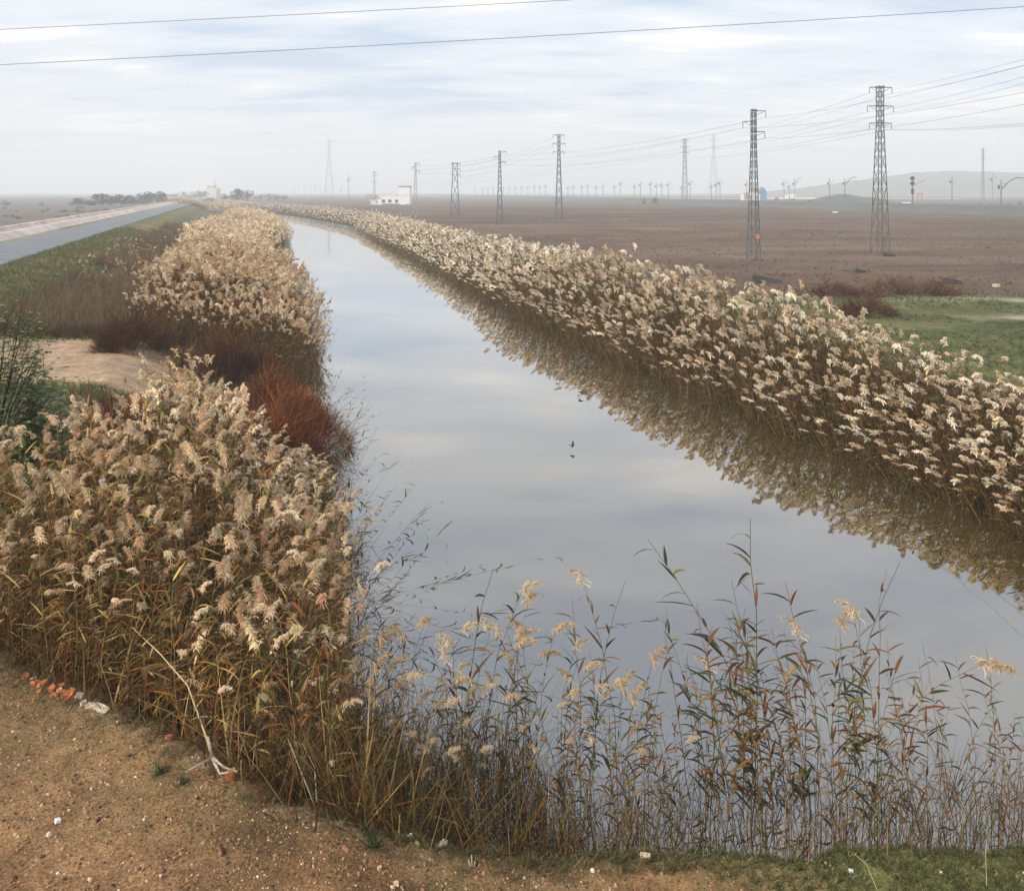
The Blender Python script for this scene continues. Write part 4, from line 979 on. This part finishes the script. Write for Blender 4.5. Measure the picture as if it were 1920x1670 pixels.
GT = 'trees left of the concrete channel'
for x, yt, yb, Y, w, lb in [(145, 370, 386, 300, 20, 'small round tree at the left end of the tree row'), (170, 374, 386, 300, 22, 'low tree second from the left in the tree row'),
        (190, 362, 386, 310, 20, 'taller dark tree third from the left in the tree row'), (208, 366, 386, 310, 22, 'dark tree fourth from the left in the tree row'),
        (226, 364, 385, 320, 18, 'dark tree in the middle of the tree row'), (242, 365, 385, 320, 18, 'dark tree just right of the middle of the tree row'),
        (258, 367, 384, 330, 22, 'shorter tree left of the tall pair in the tree row'), (278, 358, 382, 340, 26, 'left tree of the tall rounded pair in the tree row'),
        (297, 358, 381, 350, 24, 'right tree of the tall rounded pair in the tree row')]:
    tree(x, yt, yb, Y, w * 1.55, lb, TG_, 900, group=GT)
for x, yt, Y, w in [(318, 364, 520, 18), (332, 361, 520, 20), (346, 358, 540, 20), (360, 357, 540, 20), (373, 356, 560, 18), (384, 357, 560, 14)]:
    tree(x, yt, 372, Y, w * 1.5, 'hazy tree in the farther row towards the pale building', TG_, 300, group='hazy farther row of trees')
tree(444, 352, 368, 430, 34, 'round dark tree at the far end of the left reeds', TG_, 650)
tree(462, 355, 368, 440, 26, 'paler tree right of the round dark tree at the reeds end', TBR + TG_, 450)
tree(420, 362, 370, 420, 16, 'small dark tree left of the round one at the reeds end', TG_, 300)
for x, yt, w in [(488, 363, 18), (504, 362, 18), (518, 363, 16), (532, 365, 14)]: tree(x, yt, 374, 470, w * 1.5, 'low hazy tree beyond the bend of the canal', TG_, 260, group='low hazy trees beyond the canal bend')
tree(1228, 369, 380, 350, 20, 'dark round bush alone in the far field', TG_, 380, name='bush')
tree(1207, 372, 380, 350, 14, 'pale little bush left of the dark round bush', TBR, 200, name='bush')
tree(12, 374, 386, 300, 22, 'hazy tree at the left edge of the view', TG_, 300); tree(78, 378, 388, 300, 12, 'small hazy bush between the left edge and the tree row', TG_, 200, name='bush')
for x, yt, w in [(1818, 381, 18), (1838, 376, 24), (1858, 378, 22), (1876, 380, 16), (1893, 376, 18), (1912, 372, 20)]:
    tree(x, yt, 394, 270, w, 'bare greyish brown tree in the low clump at far right', TBR, 420, group='bare trees at far right', bare=True)
for i in range(26):
    x = random.uniform(0, 230); y = random.uniform(392, 412); 
    X, Y, _ = at(x, y, 1.0)
    if road_s(X, Y) > 14: tree(x, y - random.uniform(4, 8), y, Y, random.uniform(10, 26), 'low dark bush in the hazy field beyond the channel', TG_ + TBR, 130, name='bush', group='low bushes beyond the channel')

# pale building far up the road
Y = 640.0; root = empty('pale_building', (xat(395, Y), Y, 1.5), 'faint pale tower building far up the road', 'building')
def blk(nm, mat, x0, x1, yt, yb, d0, d1): 
    return MB().box((x0-395)*Y/F, (x1-395)*Y/F, d0, d1, topz(yb, Y)-1.5, topz(yt, Y)-1.5).build(nm, mat, root)
blk('wall', M_CREAM, 385, 406, 353, 372, 0, 9); blk('upper_storey', M_CREAM, 387, 399, 347.5, 352.98, 1, 8)
blk('window', M_DARK, 389, 391.5, 349, 351, .9, 1.1); blk('window', M_DARK, 393.5, 396, 349, 351, .9, 1.1)
MB().tube([(6*Y/F, 2, topz(353, Y)-1.5), (6*Y/F, 2, topz(338, Y)-1.5)], .18, 5).build('antenna', M_STEEL, root)

# ------------------------------------------------------------------ birds
def bird(x, y, z, label, s, rz, rx, flap):
    X, Y, _ = at(x, y, z)
    body = [(-.11, .012, 0), (-.07, .022, .0), (-.02, .034, 0), (.04, .032, .003), (.075, .018, .008), (.095, .022, .012), (.115, .014, .012), (.135, .003, .008)]
    m = MB(); m.tube([(a, 0, c) for a, b, c in body], [b for a, b, c in body], 8)
    for sd in (-1, 1):
        b = len(m.v)
        o_ = [(.055, .015, .012), (.075, .10, .03 + flap*.05), (.03, .20, .02 + flap*.11), (-.03, .235, flap*.14), (-.015, .12, .02 + flap*.05), (-.035, .02, .012)]
        m.v += [(p[0], sd*p[1], p[2]) for p in o_] + [(p[0], sd*p[1], p[2] - .006) for p in o_]
        m.f += [(b, b+1, b+4, b+5), (b+1, b+2, b+3, b+4), (b+6, b+11, b+10, b+7), (b+7, b+10, b+9, b+8)]
        m.f += [(b+i, b+6+i, b+6+(i+1) % 6, b+(i+1) % 6) for i in range(6)]
    b = len(m.v); m.v += [(-.10, -.012, 0), (-.10, .009, 0), (-.17, .03, 0), (-.17, -.03, 0), (-.10, -.012, .006), (-.10, .009, .006), (-.17, .03, .004), (-.17, -.03, .004)]
    m.f += [(b, b+1, b+2, b+3), (b+7, b+6, b+5, b+4), (b, b+3, b+7, b+4), (b+1, b+5, b+6, b+2), (b+2, b+6, b+7, b+3), (b, b+4, b+5, b+1)]
    o = m.build('bird', M_BIRD, None, True); o.location = (X, Y, z); o.scale = (s,) * 3; o.rotation_euler = (rx, 0, rz); tag(o, label, 'bird')
bird(1073, 835, .12, 'small dark bird with spread wings skimming the water, the nearer of two', .5, R(-12), R(28), .5)
bird(1089, 735, .13, 'small dark bird with drooping wings resting on the water farther up the canal', .62, R(190), R(5), -.45)

# ------------------------------------------------------------------ air, sky, sun, camera
hm = bpy.data.materials.new('haze_air'); hm.use_nodes = True; nt = hm.node_tree
nt.nodes.remove(nt.nodes['Principled BSDF'])
pv = nt.nodes.new('ShaderNodeVolumePrincipled'); pv.inputs['Color'].default_value = (.93, .965, 1, 1); pv.inputs['Density'].default_value = .0011
pv.inputs['Anisotropy'].default_value = .0
nt.links.new(pv.outputs[0], nt.nodes['Material Output'].inputs['Volume'])
o = MB().box(-3300, 3300, -200, 3300, -2.6, 76).build('haze', hm); tag(o, 'thin grey winter haze over the plain', 'haze', kind='stuff')

SEL, SAZ = R(34), math.atan2(-.80, -.60)
w = bpy.data.worlds.new('World'); sc.world = w; w.use_nodes = True
nt = w.node_tree; N = nt.nodes.new; Lk = nt.links.new; nt.nodes.clear()
out = N('ShaderNodeOutputWorld')
sky = N('ShaderNodeTexSky'); sky.sky_type = 'NISHITA'; sky.sun_disc = False; sky.sun_elevation = SEL; sky.sun_rotation = SAZ % (2*math.pi)
bg = N('ShaderNodeBackground'); bg.inputs['Strength'].default_value = .12; Lk(sky.outputs[0], bg.inputs['Color'])
tc = N('ShaderNodeTexCoord'); sx = N('ShaderNodeSeparateXYZ'); Lk(tc.outputs['Generated'], sx.inputs[0])
def math_(op, a, b=None, clamp=False):
    n = N('ShaderNodeMath'); n.operation = op; n.use_clamp = clamp
    for i, v in enumerate((a, b)):
        if v is None: continue
        if isinstance(v, (int, float)): n.inputs[i].default_value = v
        else: Lk(v, n.inputs[i])
    return n.outputs[0]
zc = math_('MAXIMUM', sx.outputs['Z'], 0.0); zd = math_('ADD', zc, .11)
cx = math_('DIVIDE', sx.outputs['X'], zd); cy = math_('DIVIDE', sx.outputs['Y'], zd)
cv = N('ShaderNodeCombineXYZ'); Lk(cx, cv.inputs[0]); Lk(cy, cv.inputs[1])
def wnoise(scale, detail, rough, off, sxx=1.0, syy=1.0, dist=0.0):
    mp = N('ShaderNodeMapping'); mp.inputs['Location'].default_value = off; mp.inputs['Scale'].default_value = (sxx, syy, 1); mp.inputs['Rotation'].default_value = (0, 0, R(8))
    Lk(cv.outputs[0], mp.inputs['Vector'])
    n = N('ShaderNodeTexNoise'); n.inputs['Scale'].default_value = scale; n.inputs['Detail'].default_value = detail; n.inputs['Roughness'].default_value = rough
    n.inputs['Distortion'].default_value = dist
    Lk(mp.outputs[0], n.inputs['Vector']); return n.outputs['Fac']
na = wnoise(.9, 7, .55, (3.1, 1.7, 0), .75, 1.5, .4)
nb_ = wnoise(2.6, 5, .5, (7.7, 4.2, 0), .6, 1.5, .3)
mixn = math_('ADD', math_('MULTIPLY', na, .62), math_('MULTIPLY', nb_, .38))
cr = N('ShaderNodeValToRGB'); e = cr.color_ramp
e.elements[0].position = .39; e.elements[0].color = (.46, .55, .69, 1)
e.elements[1].position = .62; e.elements[1].color = (.95, .92, .88, 1)
k_ = e.elements.new(.48); k_.color = (.64, .69, .76, 1)
k_ = e.elements.new(.56); k_.color = (.75, .765, .80, 1)
Lk(mixn, cr.inputs[0])
# towards the horizon the cloud sheet is seen edge on and evens out
hz_ = math_('MULTIPLY', zc, 9.0, True)
mh = N('ShaderNodeMix'); mh.data_type = 'RGBA'; Lk(hz_, mh.inputs['Factor']); mh.inputs['A'].default_value = (.75, .76, .80, 1); Lk(cr.outputs[0], mh.inputs['B'])
gain = math_('ADD', 1.0, math_('MULTIPLY', zc, .35))
vs = N('ShaderNodeVectorMath'); vs.operation = 'SCALE'; Lk(mh.outputs['Result'], vs.inputs[0]); Lk(gain, vs.inputs['Scale'])
bc = N('ShaderNodeBackground'); bc.inputs['Strength'].default_value = 1.0; Lk(vs.outputs[0], bc.inputs['Color'])
mxs = N('ShaderNodeMixShader'); mxs.inputs[0].default_value = .88; Lk(bg.outputs[0], mxs.inputs[1]); Lk(bc.outputs[0], mxs.inputs[2]); Lk(mxs.outputs[0], out.inputs['Surface'])

sl = bpy.data.lights.new('sun', 'SUN'); sl.energy = 3.0; sl.angle = R(6); sl.color = (1.0, .89, .71)
so = bpy.data.objects.new('sun', sl); COL.objects.link(so)
from mathutils import Vector
sd = Vector((math.sin(SAZ) * math.cos(SEL), math.cos(SAZ) * math.cos(SEL), math.sin(SEL)))
so.rotation_euler = sd.to_track_quat('Z', 'Y').to_euler()

cam = bpy.data.cameras.new('camera'); co = bpy.data.objects.new('camera', cam); COL.objects.link(co)
co.location = (0, 0, H); co.rotation_euler = (R(90), 0, 0)
cam.sensor_fit = 'HORIZONTAL'; cam.sensor_width = 36; cam.lens = 36 * F / 1920; cam.shift_y = -(835 - HY) / 1920
cam.clip_start = .1; cam.clip_end = 20000
sc.camera = co
sc.view_settings.view_transform = 'Standard'; sc.view_settings.look = 'None'; sc.view_settings.gamma = 1; sc.view_settings.exposure = .35
sc.cycles.use_denoising = True
sc.cycles.max_bounces = 8; sc.cycles.diffuse_bounces = 3; sc.cycles.glossy_bounces = 3; sc.cycles.transmission_bounces = 4; sc.cycles.transparent_max_bounces = 6; sc.cycles.volume_bounces = 2
